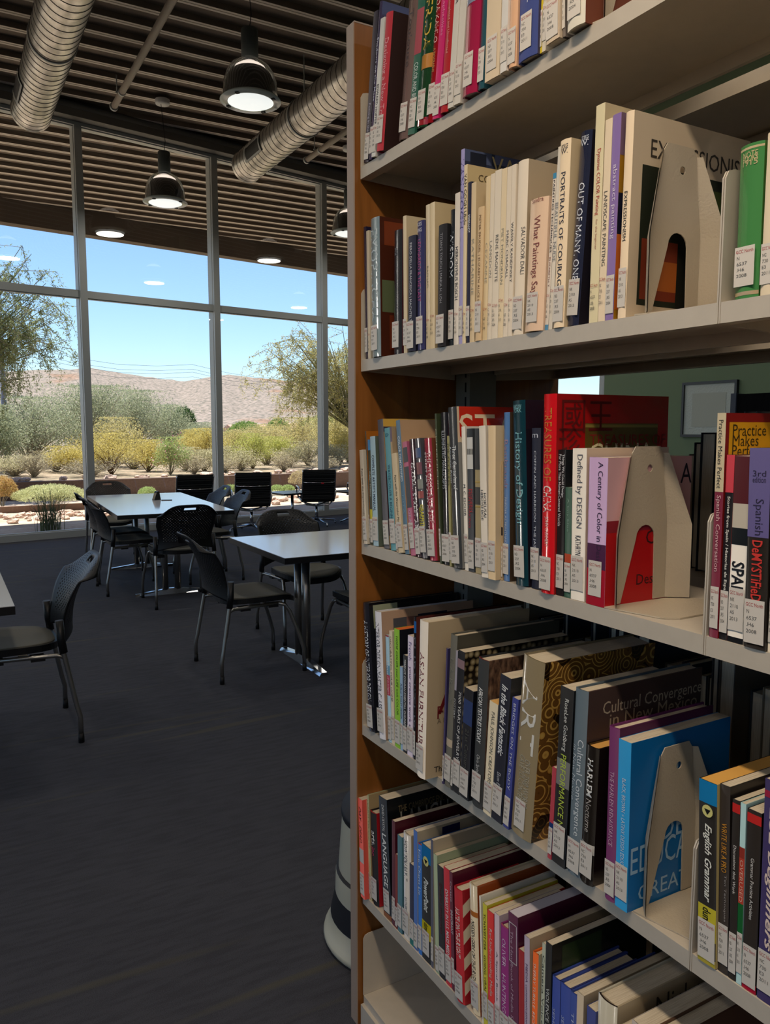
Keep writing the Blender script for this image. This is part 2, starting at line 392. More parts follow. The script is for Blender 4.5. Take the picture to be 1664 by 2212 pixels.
pipe(2.06, 5.30, 10.3, 'thin grey ceiling pipe between the left duct and the bell lamps')
pipe(4.86, 5.30, 10.9, 'thin grey ceiling pipe right of the right-hand duct')
# bell pendants
M_LENS = mat('frosted_lens', '#f4f4ee', .4, emit=('#f4f8f4', .9)); M_GLOW = mat('glowing_dome', '#f4f0ea', .4, emit=('#ffeada', 1.6))
def clear_mat():
    m = bpy.data.materials.new('clear_acrylic'); m.use_nodes = True; nt = m.node_tree; n = nt.nodes; l = nt.links; n.clear()
    o = n.new('ShaderNodeOutputMaterial'); mx = n.new('ShaderNodeMixShader'); t = n.new('ShaderNodeBsdfTransparent'); g = n.new('ShaderNodeBsdfGlossy')
    lw = n.new('ShaderNodeLayerWeight'); lw.inputs[0].default_value = .35; t.inputs[0].default_value = (.86, .88, .86, 1); g.inputs['Roughness'].default_value = .05
    l.new(lw.outputs['Facing'], mx.inputs[0]); l.new(t.outputs[0], mx.inputs[1]); l.new(g.outputs[0], mx.inputs[2]); l.new(mx.outputs[0], o.inputs[0]); return m
M_CLEAR = clear_mat()
def bell_lamp():
    o = empty('pendant_lamp', (0, 0, 0))
    MB().m(mat('bell_shade_grey', '#3a3835', .55)).lathe([(.238, .03), (.232, .09), (.215, .17), (.185, .235), (.15, .27)], 36).obj('lamp_shade', o)
    MB().m(mat('ballast_grey', '#4b514f', .5)).lathe([(.001, .62), (.07, .62), (.076, .61), (.076, .37), (.07, .36), (.001, .36)], 28).obj('ballast_housing', o)
    MB().m(M_CLEAR).lathe([(.062, .365), (.1, .352), (.165, .315), (.21, .25), (.238, .17), (.25, .03)], 36).obj('clear_collar', o)
    MB().m(M_CHROME).lathe([(.06, .37), (.06, .345), (.052, .335), (.001, .335)], 24).obj('lamp_neck', o)
    MB().m(M_GLOW).lathe([(.148, .268), (.135, .295), (.1, .318), (.001, .325)], 28).obj('upper_diffuser', o)
    rim = MB().m(mat('rim_glass', '#cfd8d4', .15)).lathe([(.205, -.004), (.272, .0), (.276, .006), (.25, .03), (.236, .03)], 40).obj('rim', o)
    for k in range(4):
        a = R(40 + 90 * k); mm = Matrix.Translation((.232 * math.cos(a), .232 * math.sin(a), -.006)) @ Matrix.Rotation(a, 4, 'Z')
        MB().m(M_TIP).box(-.018, .014, -.016, .016, -.006, .006, mm).obj('clip', o)
    MB().m(M_LENS).lathe([(.21, .002), (.18, -.012), (.1, -.02), (.001, -.023)], 36).obj('lens', o)
    return o
def lamp_light(o, x, y, z, nm):
    ld = LAMP_DATA
    l = bpy.data.objects.new('bulb_light', ld); COL.objects.link(l); l.parent = o; l.location = (0, 0, -.03)
    l = bpy.data.objects.new('uplight', UP_DATA); COL.objects.link(l); l.parent = o; l.location = (0, 0, .30)
LAMP_DATA = bpy.data.lights.new('bulb_light', 'AREA'); LAMP_DATA.shape = 'DISK'; LAMP_DATA.size = .38; LAMP_DATA.energy = LAMP_W; LAMP_DATA.color = (1, .93, .84)
UP_DATA = bpy.data.lights.new('uplight', 'POINT'); UP_DATA.energy = UP_W; UP_DATA.color = (1, .9, .78); UP_DATA.shadow_soft_size = .02
LP = [(2.62, 7.1, 4.37, 'large bell pendant lamp hanging nearest, right of the ceiling pipe'), (2.66, 10.35, 4.27, 'smaller-looking bell pendant lamp in front of the second window bay'),
      (5.42, 10.65, 4.28, 'bell pendant lamp half hidden by the bookcase end panel'), (5.42, 7.2, 4.32, 'bell pendant lamp behind the bookcase top')]
for X in (-.15, 2.64, -2.9, -5.7, 9.4):
    for Y in (10.35, 7.1, 3.9, .7, -2.5, -5.7):
        if X == 2.64 and Y > 4 or (X == -.15 and Y == .7): continue
        if X == 9.4 and Y > 8: continue
        LP.append((X, Y, 4.3, None))
proto = None
for i, (x, y, z, lab) in enumerate(LP):
    o = bell_lamp() if proto is None else copy_tree(proto)
    if proto is None: proto = o
    o.location = (x, y, z)
    tag(o, lab or 'bell pendant lamp of the hall, outside the picture', 'lamp', 'bell pendant lamps hung from the deck')
for i, (x, y, z, lab) in enumerate(LP):
    o = [q for q in bpy.data.objects if q.name.startswith('pendant_lamp') and (q.location - Vector((x, y, z))).length < 1e-3][0]
    top = roof(y) - z
    MB().m(M_TIP).tube([(0, 0, .62), (.02, 0, .75), (-.02, 0, top - .06)], .004, 6).obj('cord', o)
    MB().m(M_WHITE).lathe([(.001, top - .06), (.085, top - .06), (.09, top - .045), (.09, top - .004)], 24).obj('ceiling_canopy', o)
    lamp_light(o, x, y, z, i)
# aisle light above the stacks, out of the picture
o = empty('aisle_light', (.03, .15, 2.85), 0, 'long slim pendant light fitting above the aisle, outside the picture', 'lamp')
MB().m(M_WHITE).box(-.07, .07, -.75, .75, .0, .07).obj('housing', o)
MB().m(M_LENS).box(-.055, .055, -.72, .72, -.006, .0).obj('lens', o)
for yy in (-.6, .6): MB().m(M_TIP).tube([(0, yy, .07), (0, yy, roof(.15 + yy) - 2.85)], .003, 6).obj('cord', o)
ad = bpy.data.lights.new('tube_light', 'AREA'); ad.shape = 'RECTANGLE'; ad.size = .1; ad.size_y = 1.3; ad.energy = AISLE_W; ad.color = (1, .82, .62)
al = bpy.data.objects.new('tube_light', ad); COL.objects.link(al); al.parent = o; al.location = (0, 0, -.012)

# ---------------------------------------------------------------- bookcase
ZS = {'A': 1.994, 'B': 1.585, 'C': 1.177, 'D': .7525, 'E': .336, 'F': .077}
case = empty('library_bookcase', (1.1, 1.0, 0), 0, 'tall double-faced steel bookcase with a honey wood end panel', 'bookcase')
def cobj(mb, name, parent=None):
    o = mb.obj(name, parent or case)
    if parent is None: o.location = (-1.1, -1.0, 0)
    return o
p = cobj(MB().m(M_WOOD).box(.8115, 1.397, 1.567, 1.597, 0, 2.289), 'end_panel')
p.location = (-1.1, -1.0, 0)
MB().m(M_EDGE).box(.8085, .8115, 1.5665, 1.5975, 0, 2.289).box(.8115, 1.4, 1.5665, 1.5975, 2.289, 2.292).box(1.397, 1.4, 1.5665, 1.5975, 0, 2.289).obj('edge_band', p)
YU = [1.562, .642, -.278, -1.198]
for yy in (1.53, .642, -.278, -1.166):
    u = MB().m(M_POST).box(1.075, 1.15, yy - .028, yy + .028, 0, 2.22)
    u.m(M_SLOT)
    for k in range(62):
        z = .12 + k * .0333
        u.box(1.0742, 1.0752, yy - .014, yy - .009, z, z + .022)
    cobj(u, 'upright_post')
for i in range(3):
    ya, yb = YU[i + 1], YU[i]
    for s, z in ZS.items():
        for side in (0, 1):
            mx = (lambda x: x) if side == 0 else (lambda x: 2.2125 - x)
            def bx(m, x0, x1, y0, y1, z0, z1): m.box(min(mx(x0), mx(x1)), max(mx(x0), mx(x1)), y0, y1, z0, z1)
            m = MB().m(M_SHELF)
            if s == 'F':
                bx(m, .823, 1.07, ya + .003, yb - .003, z - .003, z); bx(m, .823, .826, ya + .003, yb - .003, .0, z - .003); bx(m, .815, .823, ya + .003, yb - .003, 0, z - .02)
            else:
                bx(m, .823, 1.068, ya + .003, yb - .003, z - .0035, z)
                bx(m, .823, .8255, ya + .003, yb - .003, z - .025, z - .0035); bx(m, .8255, .845, ya + .003, yb - .003, z - .025, z - .0235)
                bx(m, 1.06, 1.068, ya + .003, yb - .003, z - .025, z - .0035)
            cobj(m, 'shelf_board')
            for yy in (ya, yb):
                m = MB().m(M_SHELF); e = .003; h = .155; sg = 1 if yy == ya else -1
                y0, y1 = (yy + .0006, yy + .0026) if sg > 0 else (yy - .0026, yy - .0006)
                bot = z - (.025 if s != 'F' else .0)
                out = [(.8225, bot), (1.072, bot - (.012 if s != 'F' else 0)), (1.072, z + h), (.838, z + h), (.828, z + h - .003), (.823, z + h - .012)]
                m.prism([(mx(a), b_) for a, b_ in out], 'y', y0, y1); cobj(m, 'shelf_bracket')
# ---------------------------------------------------------------- keystone bookends
def bookend(y, z, label, dx=0):
    o = empty('bookend', (.823 + dx, y, z), 0, label, 'bookend', 'beige keystone bookends')
    m = MB().m(M_BEND); n = 12
    # outline of the plate with an arched opening, laid in X-Z
    L = [(.022, .004), (.022, .105), (.045, .222), (.052, .232)]; Rr = [(.112, .232), (.12, .222), (.135, .12), (.135, .004)]
    arch = [(.098, .004), (.094, .09), (.09, .108)] + [(.082 - .0 + .010 * math.cos(a), .108 + .010 * math.sin(a)) for a in [math.pi * k / 6 for k in range(1, 6)]] + [(.070, .108), (.066, .09), (.038, .004)]
    # build as strips: left leg, right leg, top
    ar_l = [(.038, .004), (.066, .09), (.070, .108), (.076, .117), (.082, .119)]; ar_r = [(.098, .004), (.094, .09), (.09, .108), (.086, .117), (.082, .119)]
    t = .0016
    def plate(pts):
        m.prism(pts, 'y', 0, -t)
    ac = [(.077 - .019 * math.cos(a), .098 + .019 * math.sin(a)) for a in [math.pi * k / 8 for k in range(9)]]
    plate([(.022, .004), (.030, .004), (.058, .098), (.022, .105)])
    plate([(.098, .004), (.122, .004), (.122, .115), (.096, .098)])
    hole = [(.082 + .0055 * math.cos(a), .2 + .0055 * math.sin(a)) for a in [2 * math.pi * k / 12 for k in range(12)]]
    plate([(.022, .105)] + ac[:5] + [(.077, .185), (.038, .185)])
    plate(ac[4:] + [(.122, .115), (.112, .185), (.077, .185)])
    plate([(.038, .185), (.082, .185)] + [hole[k % 12] for k in range(9, 2, -1)] + [(.082, .232), (.052, .232), (.045, .222)])
    plate([(.082, .185), (.112, .185), (.109, .222), (.102, .232), (.082, .232)] + [hole[k % 12] for k in range(3, -4, -1)])
    m.obj('plate', o)
    for pts, s in (([(.022, .004), (.022, .105), (.045, .222)], -1), ([(.122, .004), (.122, .115), (.109, .222)], 1)):
        fl = MB().m(M_BEND)
        for (xa, za), (xb, zb) in zip(pts, pts[1:]):
            w1 = .032 if za < .13 else .02; w2 = .032 if zb < .13 else .008
            kx = .65 if s < 0 else .95
            fa = [(xa, 0, za), (xb, 0, zb), (xb + s * w2 * kx, -w2 * .7, zb), (xa + s * w1 * kx, -w1 * .7, za)]
            fl.face(fa); fl.face([(q[0] + s * .0012, q[1] + .001, q[2]) for q in reversed(fa)])
        fl.obj('side_flange', o)
    bs = MB().m(M_BEND); bs.prism([(.0, .0), (.16, .0), (.175, -.09), (.165, -.1), (.04, -.1), (.02, -.085)], 'z', .0005, .0025); bs.obj('base_plate', o)
    return o
bookend(.813, ZS['C'], 'beige keystone bookend on the middle shelf, showing red through its arch')
bookend(.7745, ZS['B'], 'beige keystone bookend on the second shelf, in front of the white art cover')
bookend(.7405, ZS['D'], 'beige keystone bookend on the fourth shelf, showing blue through its arch')
bookend(.868, ZS['A'], 'beige bookend on the top shelf, cut off by the top of the picture')

def portal(loc, rot, sx, sy):
    d = bpy.data.lights.new('window_portal', 'AREA'); d.shape = 'RECTANGLE'; d.size = sx; d.size_y = sy; d.cycles.is_portal = True
    q = bpy.data.objects.new('window_portal', d); COL.objects.link(q); q.location = loc; q.rotation_euler = rot
pc = P0 + WD * 1.3 - WN * .2
portal((pc.x, pc.y, 2.7), (R(-90), 0, -(AZ - R(90))), 23.6, 5.2)
portal((XL - .2, -.7, 2.7), (0, R(-90), 0), 3.9, 17.5)
portal((2.4, YB - .2, 3.9), (R(90), 0, 0), 17.5, 1.6)
# ---------------------------------------------------------------- books
def sticker_mesh(v, clear=False):
    mb = MB()
    if not clear: mb.m(mat('sticker_paper', '#e2d9cc', .5)); mb.face([(0, 0, 0), (0, 1, 0), (0, 1, 1), (0, 0, 1)])
    mb.m(mat('sticker_red', '#b03030', .6))
    # viewer looks along +x: right is -y
    put_text(mb, 'GCC North', lambda u, w: (-.0002, .93 - u, .84 + w), .86, .085)
    mb.m(mat('sticker_grey', '#55524e', .6))
    for k, s in enumerate((['N', '6537', '.H6', '2008'], ['NC', '730', 'E3', '2011'], ['ND', '237', '.R5', '2004'], ['NK', '2110', 'A5', '2013'])[v]):
        put_text(mb, s, lambda u, w: (-.0002, .88 - u, .68 - .15 * k + w), .13 * len(s), .085)
    return mb.mesh('spine_label', False)
STICK = [sticker_mesh(v) for v in range(4)] + [sticker_mesh(v, True) for v in range(4)]
SHN = {'A': 'top shelf', 'B': 'second shelf from the top', 'C': 'middle shelf', 'D': 'fourth shelf', 'E': 'fifth shelf'}
rnd = random.Random(4)
def book(Y, t, h, X, z0, lean, col, kind, o, idx, name='book'):
    th = math.atan(lean); depth = min(o.get('dep') or min(.76 * h, .235), 1.07 - X - .004 if z0 > 0 else .3)
    loc = (X, Y - t * math.cos(th), z0 + (t * math.sin(th) if th > 0 else 0) + .0004)
    e = empty(name, loc); e.rotation_euler = (-th, 0, 0)
    b = {'p': min(.0006, t * .05), 'h': min(.004, t * .14), 'j': min(.005, t * .16)}[kind]; ct = .0007 if kind == 'p' else min(.0028, t * .2)
    ov = 0 if kind == 'p' else .003
    sp = lambda y: b * (2 * y / t - 1) ** 2
    ys = [t * k / 8 for k in range(9)]
    mb = MB().m(cmat(col, kind)); side = cmat(o['cov'], kind) if o.get('cov') else cmat(col, kind)
    if o.get('klimt'): side = node_mat('gold_swirls', m_klimt, .25)
    if o.get('pearls'): side = node_mat('pearl_rows', m_pearls, .3)
    if o.get('stripes'): side = node_mat('cream_red_stripes', m_stripes, .4)
    if o.get('col_weave'): side = node_mat('woven_brown', m_weave, .5)
    if o.get('spots'): mb.m(node_mat('animal_spots', m_spots, .4))
    outer = [(sp(y), y) for y in ys]; inner = [(sp(y) + ct, min(max(y, ct), t - ct)) for y in ys]
    V = {}
    def v(p, z): return mb.b.verts.new((p[0], p[1], z))
    hd = mb.cur
    for A, flip in ((outer, 0), (inner, 1)):
        for p, q in zip(A, A[1:]):
            f = mb.b.faces.new((v(p, 0), v(q, 0), v(q, h), v(p, h))); f.smooth = True
    hc = cmat(o['hc'], 'h') if o.get('hc') else None
    if hc: mb.m(hc)
    for z in (0, h):
        for i in range(8): mb.face([(outer[i][0], outer[i][1], z), (outer[i + 1][0], outer[i + 1][1], z), (inner[i + 1][0], inner[i + 1][1], z), (inner[i][0], inner[i][1], z)])
    bmesh.ops.remove_doubles(mb.b, verts=mb.b.verts, dist=1e-6)
    xb = outer[0][0]
    mb.m(side); mb.box(xb, depth, 0, ct, 0, h)
    mb.m(cmat(col, kind) if not o.get('spots') else side); mb.box(xb, depth, t - ct, t, 0, h)
    # flat decoration bands of the spine
    for c_, f0, f1 in o.get('sr', ()):
        if f1 <= f0: continue
        mb.m(cmat(c_, kind))
        for i in range(8): mb.face([(outer[i][0] - .0002, outer[i][1], h * (1 - f1)), (outer[i + 1][0] - .0002, outer[i + 1][1], h * (1 - f1)), (outer[i + 1][0] - .0002, outer[i + 1][1], h * (1 - f0)), (outer[i][0] - .0002, outer[i][1], h * (1 - f0))])
    for c_, x0, x1, f0, f1 in o.get('cr', ()):
        mb.m(cmat(c_, kind)); a, bq = xb + x0 * (depth - xb), xb + x1 * (depth - xb)
        e_ = -.0002 - .00005 * o['cr'].index((c_, x0, x1, f0, f1))
        mb.face([(a, e_, h * (1 - f1)), (bq, e_, h * (1 - f1)), (bq, e_, h * (1 - f0)), (a, e_, h * (1 - f0))])
    if o.get('frame'):
        mb.m(cmat('#d8cfd0', kind)); w = .0016
        for y0, y1, zz0, zz1 in ((.1 * t, .1 * t + w, .66, .93), (.9 * t - w, .9 * t, .66, .93)): mb.face([(-.0003 + sp(y0), y0, zz0 * h), (-.0003 + sp(y1), y1, zz0 * h), (-.0003 + sp(y1), y1, zz1 * h), (-.0003 + sp(y0), y0, zz1 * h)])
        for zz in (.66, .93): mb.face([(-.0004, .1 * t, zz * h), (-.0004, .9 * t, zz * h), (-.0004, .9 * t, zz * h + w), (-.0004, .1 * t, zz * h + w)])
    if o.get('badge'):
        mb.m(cmat('#e6dc8a', kind)); zc = h * (1 - o['badge']); rr = min(.011, t * .3)
        mb.face([(-.0006, t / 2 + rr * math.cos(a), zc + rr * math.sin(a)) for a in [2 * math.pi * k / 16 for k in range(16)]])
        mb.m(cmat('#1a1a18', kind)); rr *= .6
        mb.face([(-.0008, t / 2 + rr, zc + rr * .5), (-.0008, t / 2 - rr, zc + rr * .5), (-.0008, t / 2, zc - rr)])
    mb.obj('cover', e, recalc=False)
    pg = MB().m(mat('page_tint_' + o['pc'].strip('#'), o['pc'], .85) if o.get('pc') else M_PAGES)
    gp = ct + .0001
    pg.box(b + ct + .0008, depth - ov - .0004, gp, t - gp, ov, h - ov - (.0004 if kind == 'p' else 0)); pg.obj('page_block', e)
    # lettering
    if o.get('T') or o.get('ht'):
        tx = MB()
        for s, c_, f0, f1, lat, size in o.get('T', ()):
            if size == 0: continue
            tx.m(cmat(c_, 'h')); L = (f1 - f0) * h; gh = size * t; yc = t / 2 + lat * t
            sh = .35 if s in ('In the Black Fantastic', 'ESL Beginners', 'DAY - DEAD', 'MESSENGERS OF THE RIGHT', 'English Grammar', 'PowerPoint') else 0
            bd = s in ('GLOBAL STREET ART', 'CHINA', 'BANKSY', 'LANGUAGE', 'HARLEM', 'SPANISH', 'English Grammar', 'PowerPoint', 'dummies', 'In the Black Fantastic', 'ESL Beginners', 'DIVERSITY IN U.S. MASS MEDIA', 'HATE ON THE RIGHT', 'DeMYSTiFieD', 'GRAFFITI', 'WORLD', 'STREET ART AND GRAFFITI', 'Stories from Spain / Historias de Espana', 'COLOR DEMYSTIFIED', 'AFRICAN TEXTILES TODAY')
            put_text(tx, s, lambda u, w: (sp(min(max(yc + gh / 2 - w, 0), t)) - .0005, yc + gh / 2 - w, h * (1 - f0) - u), L, gh, bd, sh)
        for s, f in o.get('ht', ()):
            tx.m(cmat(o['T'][0][1] if o.get('T') else '#c9b98a', 'h')); L = .62 * t
            put_text(tx, s, lambda u, w: (sp(t / 2 + L / 2 - u) - .0005, t / 2 + L / 2 - u, h * (1 - f) + w), L, min(.3 * t, .007))
        tx.obj('spine_lettering', e, recalc=False)
    if o.get('ct'):
        tx = MB()
        for s, c_, xf, f, gh in o['ct']:
            tx.m(cmat(c_, 'h')); x_ = xb + xf * (depth - xb)
            vs, fs, w, hh = glyphs(s); sc = min(1, (depth - x_) / max(1e-6, w / hh * gh)) if w / hh * gh > depth - x_ else 1
            put_text(tx, s, lambda u, w_: (x_ + u, -.0006, h * (1 - f) - gh + w_), w / hh * gh * sc, gh)
        tx.obj('cover_lettering', e, recalc=False)
    if not o.get('nos'):
        s = bpy.data.objects.new('spine_label', STICK[idx % 4 + (4 if o.get('clr') else 0)]); COL.objects.link(s); s.parent = e
        wdt = min(t * .97, .026); hh = .052 if h > .2 else .045; zz = (.006, .012, .009, .015)[idx % 4] if t < .03 else .014
        s.scale = (1, wdt, hh); s.location = (sp((t - wdt) / 2) * .2 - .0009, t - wdt - .0004 if t < .027 else (t - wdt) / 2 + .001, zz)
        if t >= .027: s.location.x = -.0008
    return e
BOOKS = [
('A',1.5437,0.0202,0.287,-0.1600,0.821,'#2a2433','p','thin blackish paperback leaning first against the end panel',{'T': [('Painting in the 19th', '#c9c9dc', 0.6, 0.86, 0, 0.5)]}),
('A',1.5190,0.0123,0.296,-0.1600,0.819,'#453f5c','j','plastic-wrapped plum hardcover with white script title, second from the end panel',{'T': [('Shadows on the Mesa', '#dfe3f2', 0.22, 0.62, 0, 0.62)]}),
('A',1.5030,0.0174,0.258,-0.1600,0.817,'#d4d6d2','p','leaning white paperback with thin dark capitals squeezed beside a red one',{'T': [('EDWARD HOPPER', '#3a3a44', 0.47, 0.76, 0, 0.5)]}),
('A',1.4747,0.0283,0.252,-0.1600,0.811,'#b5323f','h','leaning crimson hardcover with pink lettering and a dark brown cover',{'cov': '#2c1512', 'T': [('Designing a New Tradition', '#e8aab0', 0.18, 0.9, 0, 0.6)], 'ct': [('Da', '#b8a89a', 0.25, 0.72, 0.03), ('m', '#a0522a', 0.3, 0.82, 0.015)]}),
('A',1.4040,0.0409,0.285,-0.1600,0.821,'#75605c','j','shiny plastic-wrapped brown hardcover leaning right of a red one',{'T': [('Toulouse', '#4a3a3a', 0.2, 0.55, 0, 0.35)]}),
('A',1.3625,0.0251,0.240,-0.1600,0.821,'#2f6452','p','thin teal and rose paperback beside a green hardcover',{'sr': [('#b04a55', 0.1, 0.42)], 'T': [('COLOR AND BULL', '#d9e2dd', 0.48, 0.78, 0, 0.55)]}),
('A',1.3336,0.0379,0.240,-0.1466,0.819,'#1d4228','j','dark green jacketed hardcover with yellow hand-drawn capitals',{'T': [('FRIDA', '#d8b13c', 0.1, 0.44, 0, 0.6)], 'sr': [('#a51c26', 0.93, 0.985), ('#c9883a', 0.48, 0.58)]}),
('A',1.2951,0.0211,0.285,-0.1466,0.820,'#92121f','j','deep red jacketed hardcover with pale slim capitals',{'T': [('FRIDA KAHLO', '#e6c4b8', 0.22, 0.53, 0, 0.55), ('A BIOGRAPHY', '#c09a50', 0.56, 0.7, 0, 0.35)]}),
('A',1.2719,0.0206,0.285,-0.1415,0.819,'#c9266c','p','magenta paperback with faint pink title',{'T': [('The Pre-Raphaelites', '#e88ab4', 0.12, 0.52, 0, 0.5)]}),
('A',1.2437,0.0254,0.285,-0.1169,0.815,'#a31720','h','scarlet hardcover with bold white capitals at its top, hanging over the lip',{'cov': '#6b5a38', 'T': [('BANKSY', '#efe6dc', 0.09, 0.32, 0, 0.6), ('Completed and Uncollected', '#e0a8a0', 0.35, 0.66, 0, 0.3)]}),
('A',1.2149,0.0169,0.285,-0.1070,0.814,'#cfccc4','p','white paperback with a spaced grey title, third white spine from the left',{'T': [('J M W TURNER', '#4c4c50', 0.1, 0.42, 0, 0.5)]}),
('A',1.1974,0.0196,0.285,-0.1070,0.815,'#cfcbc2','p','white paperback with tall grey capitals next to a figured red and blue spine',{'T': [('IMPRESSIONISM', '#3f4146', 0.05, 0.42, 0, 0.55)]}),
('A',1.1680,0.0409,0.285,-0.0749,0.809,'#a02148','j','glossy red and blue patterned hardcover with cream patches and a crimson foot',{'sr': [('#5a6a96', 0.1, 0.3), ('#e0c8a8', 0.16, 0.26), ('#8a94ae', 0.4, 0.5), ('#d8bfa8', 0.32, 0.38)]}),
('A',1.1265,0.0171,0.285,-0.0749,0.813,'#2c5561','j','teal cloth hardcover with a low white label',{}),
('A',1.0965,0.0377,0.285,-0.0316,0.807,'#d8c6aa','p','wide cream paperback right of the teal one',{'T': [('AMERICAN PAINTING', '#b06a50', 0.1, 0.5, 0, 0.25)]}),
('A',1.0560,0.0160,0.285,-0.0240,0.807,'#d5d3cf','p','white paperback between the wide cream and the peach ones',{'T': [('PRINTS', '#505058', 0.05, 0.5, 0, 0.4)]}),
('A',1.0394,0.0195,0.285,-0.0240,0.808,'#e2b491','j','peach glossy paperback left of the slate-blue volume',{}),
('A',1.0168,0.0444,0.285,-0.0153,0.809,'#3a4782','h','thick slate-blue hardcover with cut-off white letters',{'cov': '#38375a', 'T': [('A L I V E', '#cfd3e6', 0.25, 0.72, -0.15, 0.32)]}),
('A',0.9718,0.0040,0.285,-0.0153,0.817,'#d2bd2f','p','slim yellow paperback on the right of the slate-blue volume',{}),
('A',0.9672,0.0081,0.285,-0.0153,0.817,'#d8cfbd','p','slim off-white paperback just right of the yellow one',{'T': [('NATURE', '#8a8a80', 0.4, 0.75, 0, 0.4)]}),
('A',0.9474,0.0279,0.285,0.0238,0.808,'#cbb9a2','p','beige paperback with an ornate brown head',{'sr': [('#7a4a32', 0.3, 0.62)]}),
('A',0.9188,0.0063,0.285,0.0238,0.813,'#726a64','j','narrow taupe hardcover between two pale ones',{}),
('A',0.9050,0.0356,0.285,0.0069,0.807,'#cfcbbd','h','broad pale hardcover with a rust-brown cover, last before the upper bookend',{'cov': '#75402e'}),
('B',1.5471,0.0125,0.282,0.0327,0.825,'#1d1b36','j','thin midnight-blue hardcover against the end bracket',{}),
('B',1.5339,0.0115,0.271,0.0274,0.825,'#cfc4ae','p','thin cream paperback left of the wide grey-blue jacketed volume',{}),
('B',1.5034,0.0376,0.286,0.0235,0.815,'#7d9199','j','wide grey-blue jacketed hardcover with a brown painted cover',{'cov': '#4a2418', 'T': [('EMOPINCHA', '#c8d4d8', 0.08, 0.74, 0, 0.75)], 'ct': [('I', '#c0a078', 0.72, 0.62, 0.045), ('T', '#c0a078', 0.76, 0.8, 0.016)], 'cr': [('#7a3a20', 0.05, 0.9, 0.03, 0.2), ('#5f6a4c', 0.02, 0.5, 0.45, 0.68), ('#6a2f1c', 0.1, 0.5, 0.7, 0.95)]}),
('B',1.4293,0.0318,0.246,-0.0040,0.825,'#2c2e35','j','charcoal jacketed hardcover with a bluish sheen',{'cov': '#4a2028', 'T': [('LATER', '#8a8d94', 0.14, 0.2, 0.0, 0.3)]}),
('B',1.3837,0.0128,0.267,0.0192,0.825,'#cdbfa2','h','tall cream hardcover directly left of a navy one',{'cov': '#c9b998'}),
('B',1.3574,0.0280,0.220,0.0007,0.817,'#1b2038','h','short navy hardcover with spaced white capitals',{'cov': '#15182b', 'T': [('PIERO DELLA FRANCESCA | MACHTELT', '#d5d8de', 0.06, 0.74, 0, 0.33)]}),
('B',1.3255,0.0244,0.242,0.0100,0.819,'#383a66','j','indigo jacketed hardcover with stacked white name at its head',{'T': [('ROSS', '#e0e0ea', 0.03, 0.055, 0, 0.0), ('LEONARDO & THE LAST', '#c8508a', 0.14, 0.62, 0, 0.4)], 'ht': [('ROSS', 0.04), ('KING', 0.085)]}),
('B',1.2983,0.0131,0.268,0.0140,0.825,'#cbbd9f','p','tall slim cream paperback paired with a thicker cream one',{'T': [('RAPHAEL', '#a89a7c', 0.42, 0.58, 0, 0.4)]}),
('B',1.2846,0.0165,0.268,0.0120,0.825,'#d0bf9b','p','thicker cream paperback with plain tan cover, left of the black monograph',{'cov': '#cbb78f'}),
('B',1.2517,0.0281,0.218,-0.0072,0.817,'#17171e','h','short black hardcover lettered in thin silver capitals',{'cov': '#0e0e12', 'T': [("TITIAN'S TOUCH | MARIA H. LOH", '#a9aab0', 0.07, 0.64, 0, 0.34)]}),
('B',1.2230,0.0158,0.240,-0.0072,0.825,'#242a31','j','dark slate jacketed hardcover with large white slanted capitals',{'T': [('WISDOM', '#e8ecf0', 0.16, 0.49, 0.1, 0.75)]}),
('B',1.2055,0.0149,0.265,-0.0026,0.825,'#d2cbc0','p','pale grey slim paperback left of the lavender spine',{'T': [('HIERONYMUS BOSCH', '#4a4a4e', 0.35, 0.7, 0, 0.6)]}),
('B',1.1900,0.0112,0.335,-0.0026,0.825,'#9490bf','h','tall lavender hardcover with a dark blue pictorial cover',{'cov': '#27304a', 'T': [('VAN GOGH', '#4d4a86', 0.05, 0.4, 0, 0.85)], 'ct': [('VAN', '#c9ba8a', 0.25, 0.012, 0.03)], 'cr': [('#4a5678', 0.0, 0.25, 0.0, 0.06), ('#151b2c', 0.05, 0.2, 0.01, 0.08), ('#55608a', 0.28, 0.62, 0.0, 0.05)]}),
('B',1.1782,0.0098,0.306,-0.0026,0.825,'#d3c4a0','p','cream slim paperback tucked beside the lavender spine',{'cov': '#cdb98c', 'T': [('VAN GOGH Uhde', '#4a4438', 0.05, 0.33, 0, 0.8)], 'ct': [('COLOUR LIBRARY', '#5a4a34', 0.1, 0.045, 0.012)]}),
('B',1.1678,0.0114,0.274,-0.0026,0.825,'#191c36','h','thin navy hardcover with tiny white bold capitals',{'T': [('REMBRANDT', '#f0f0f4', 0.2, 0.31, 0, 0.55)]}),
('B',1.1557,0.0135,0.270,-0.0026,0.825,'#cdb995','p','slim buff paperback right of the thin navy one',{'T': [('KATHARINE', '#b3ab98', 0.35, 0.7, 0, 0.5)]}),
('B',1.1362,0.0176,0.223,-0.0188,0.821,'#c6ad88','h','short buff hardcover with spaced brown capitals',{'T': [('PIETER BRUEGEL | ELIZABETH ALICE H.', '#8a6a4a', 0.06, 0.72, 0, 0.4)]}),
('B',1.1180,0.0123,0.269,-0.0188,0.825,'#d2bd96','p','plain buff paperback behind the short brown-lettered one',{'T': [('CEZANNE', '#c0b49a', 0.4, 0.65, 0, 0.5)]}),
('B',1.1051,0.0110,0.270,-0.0188,0.825,'#d3c8b6','p','grey-cream slim paperback left of the surrealist monograph',{'T': [('LANGDON', '#a8a296', 0.4, 0.62, 0, 0.6)]}),
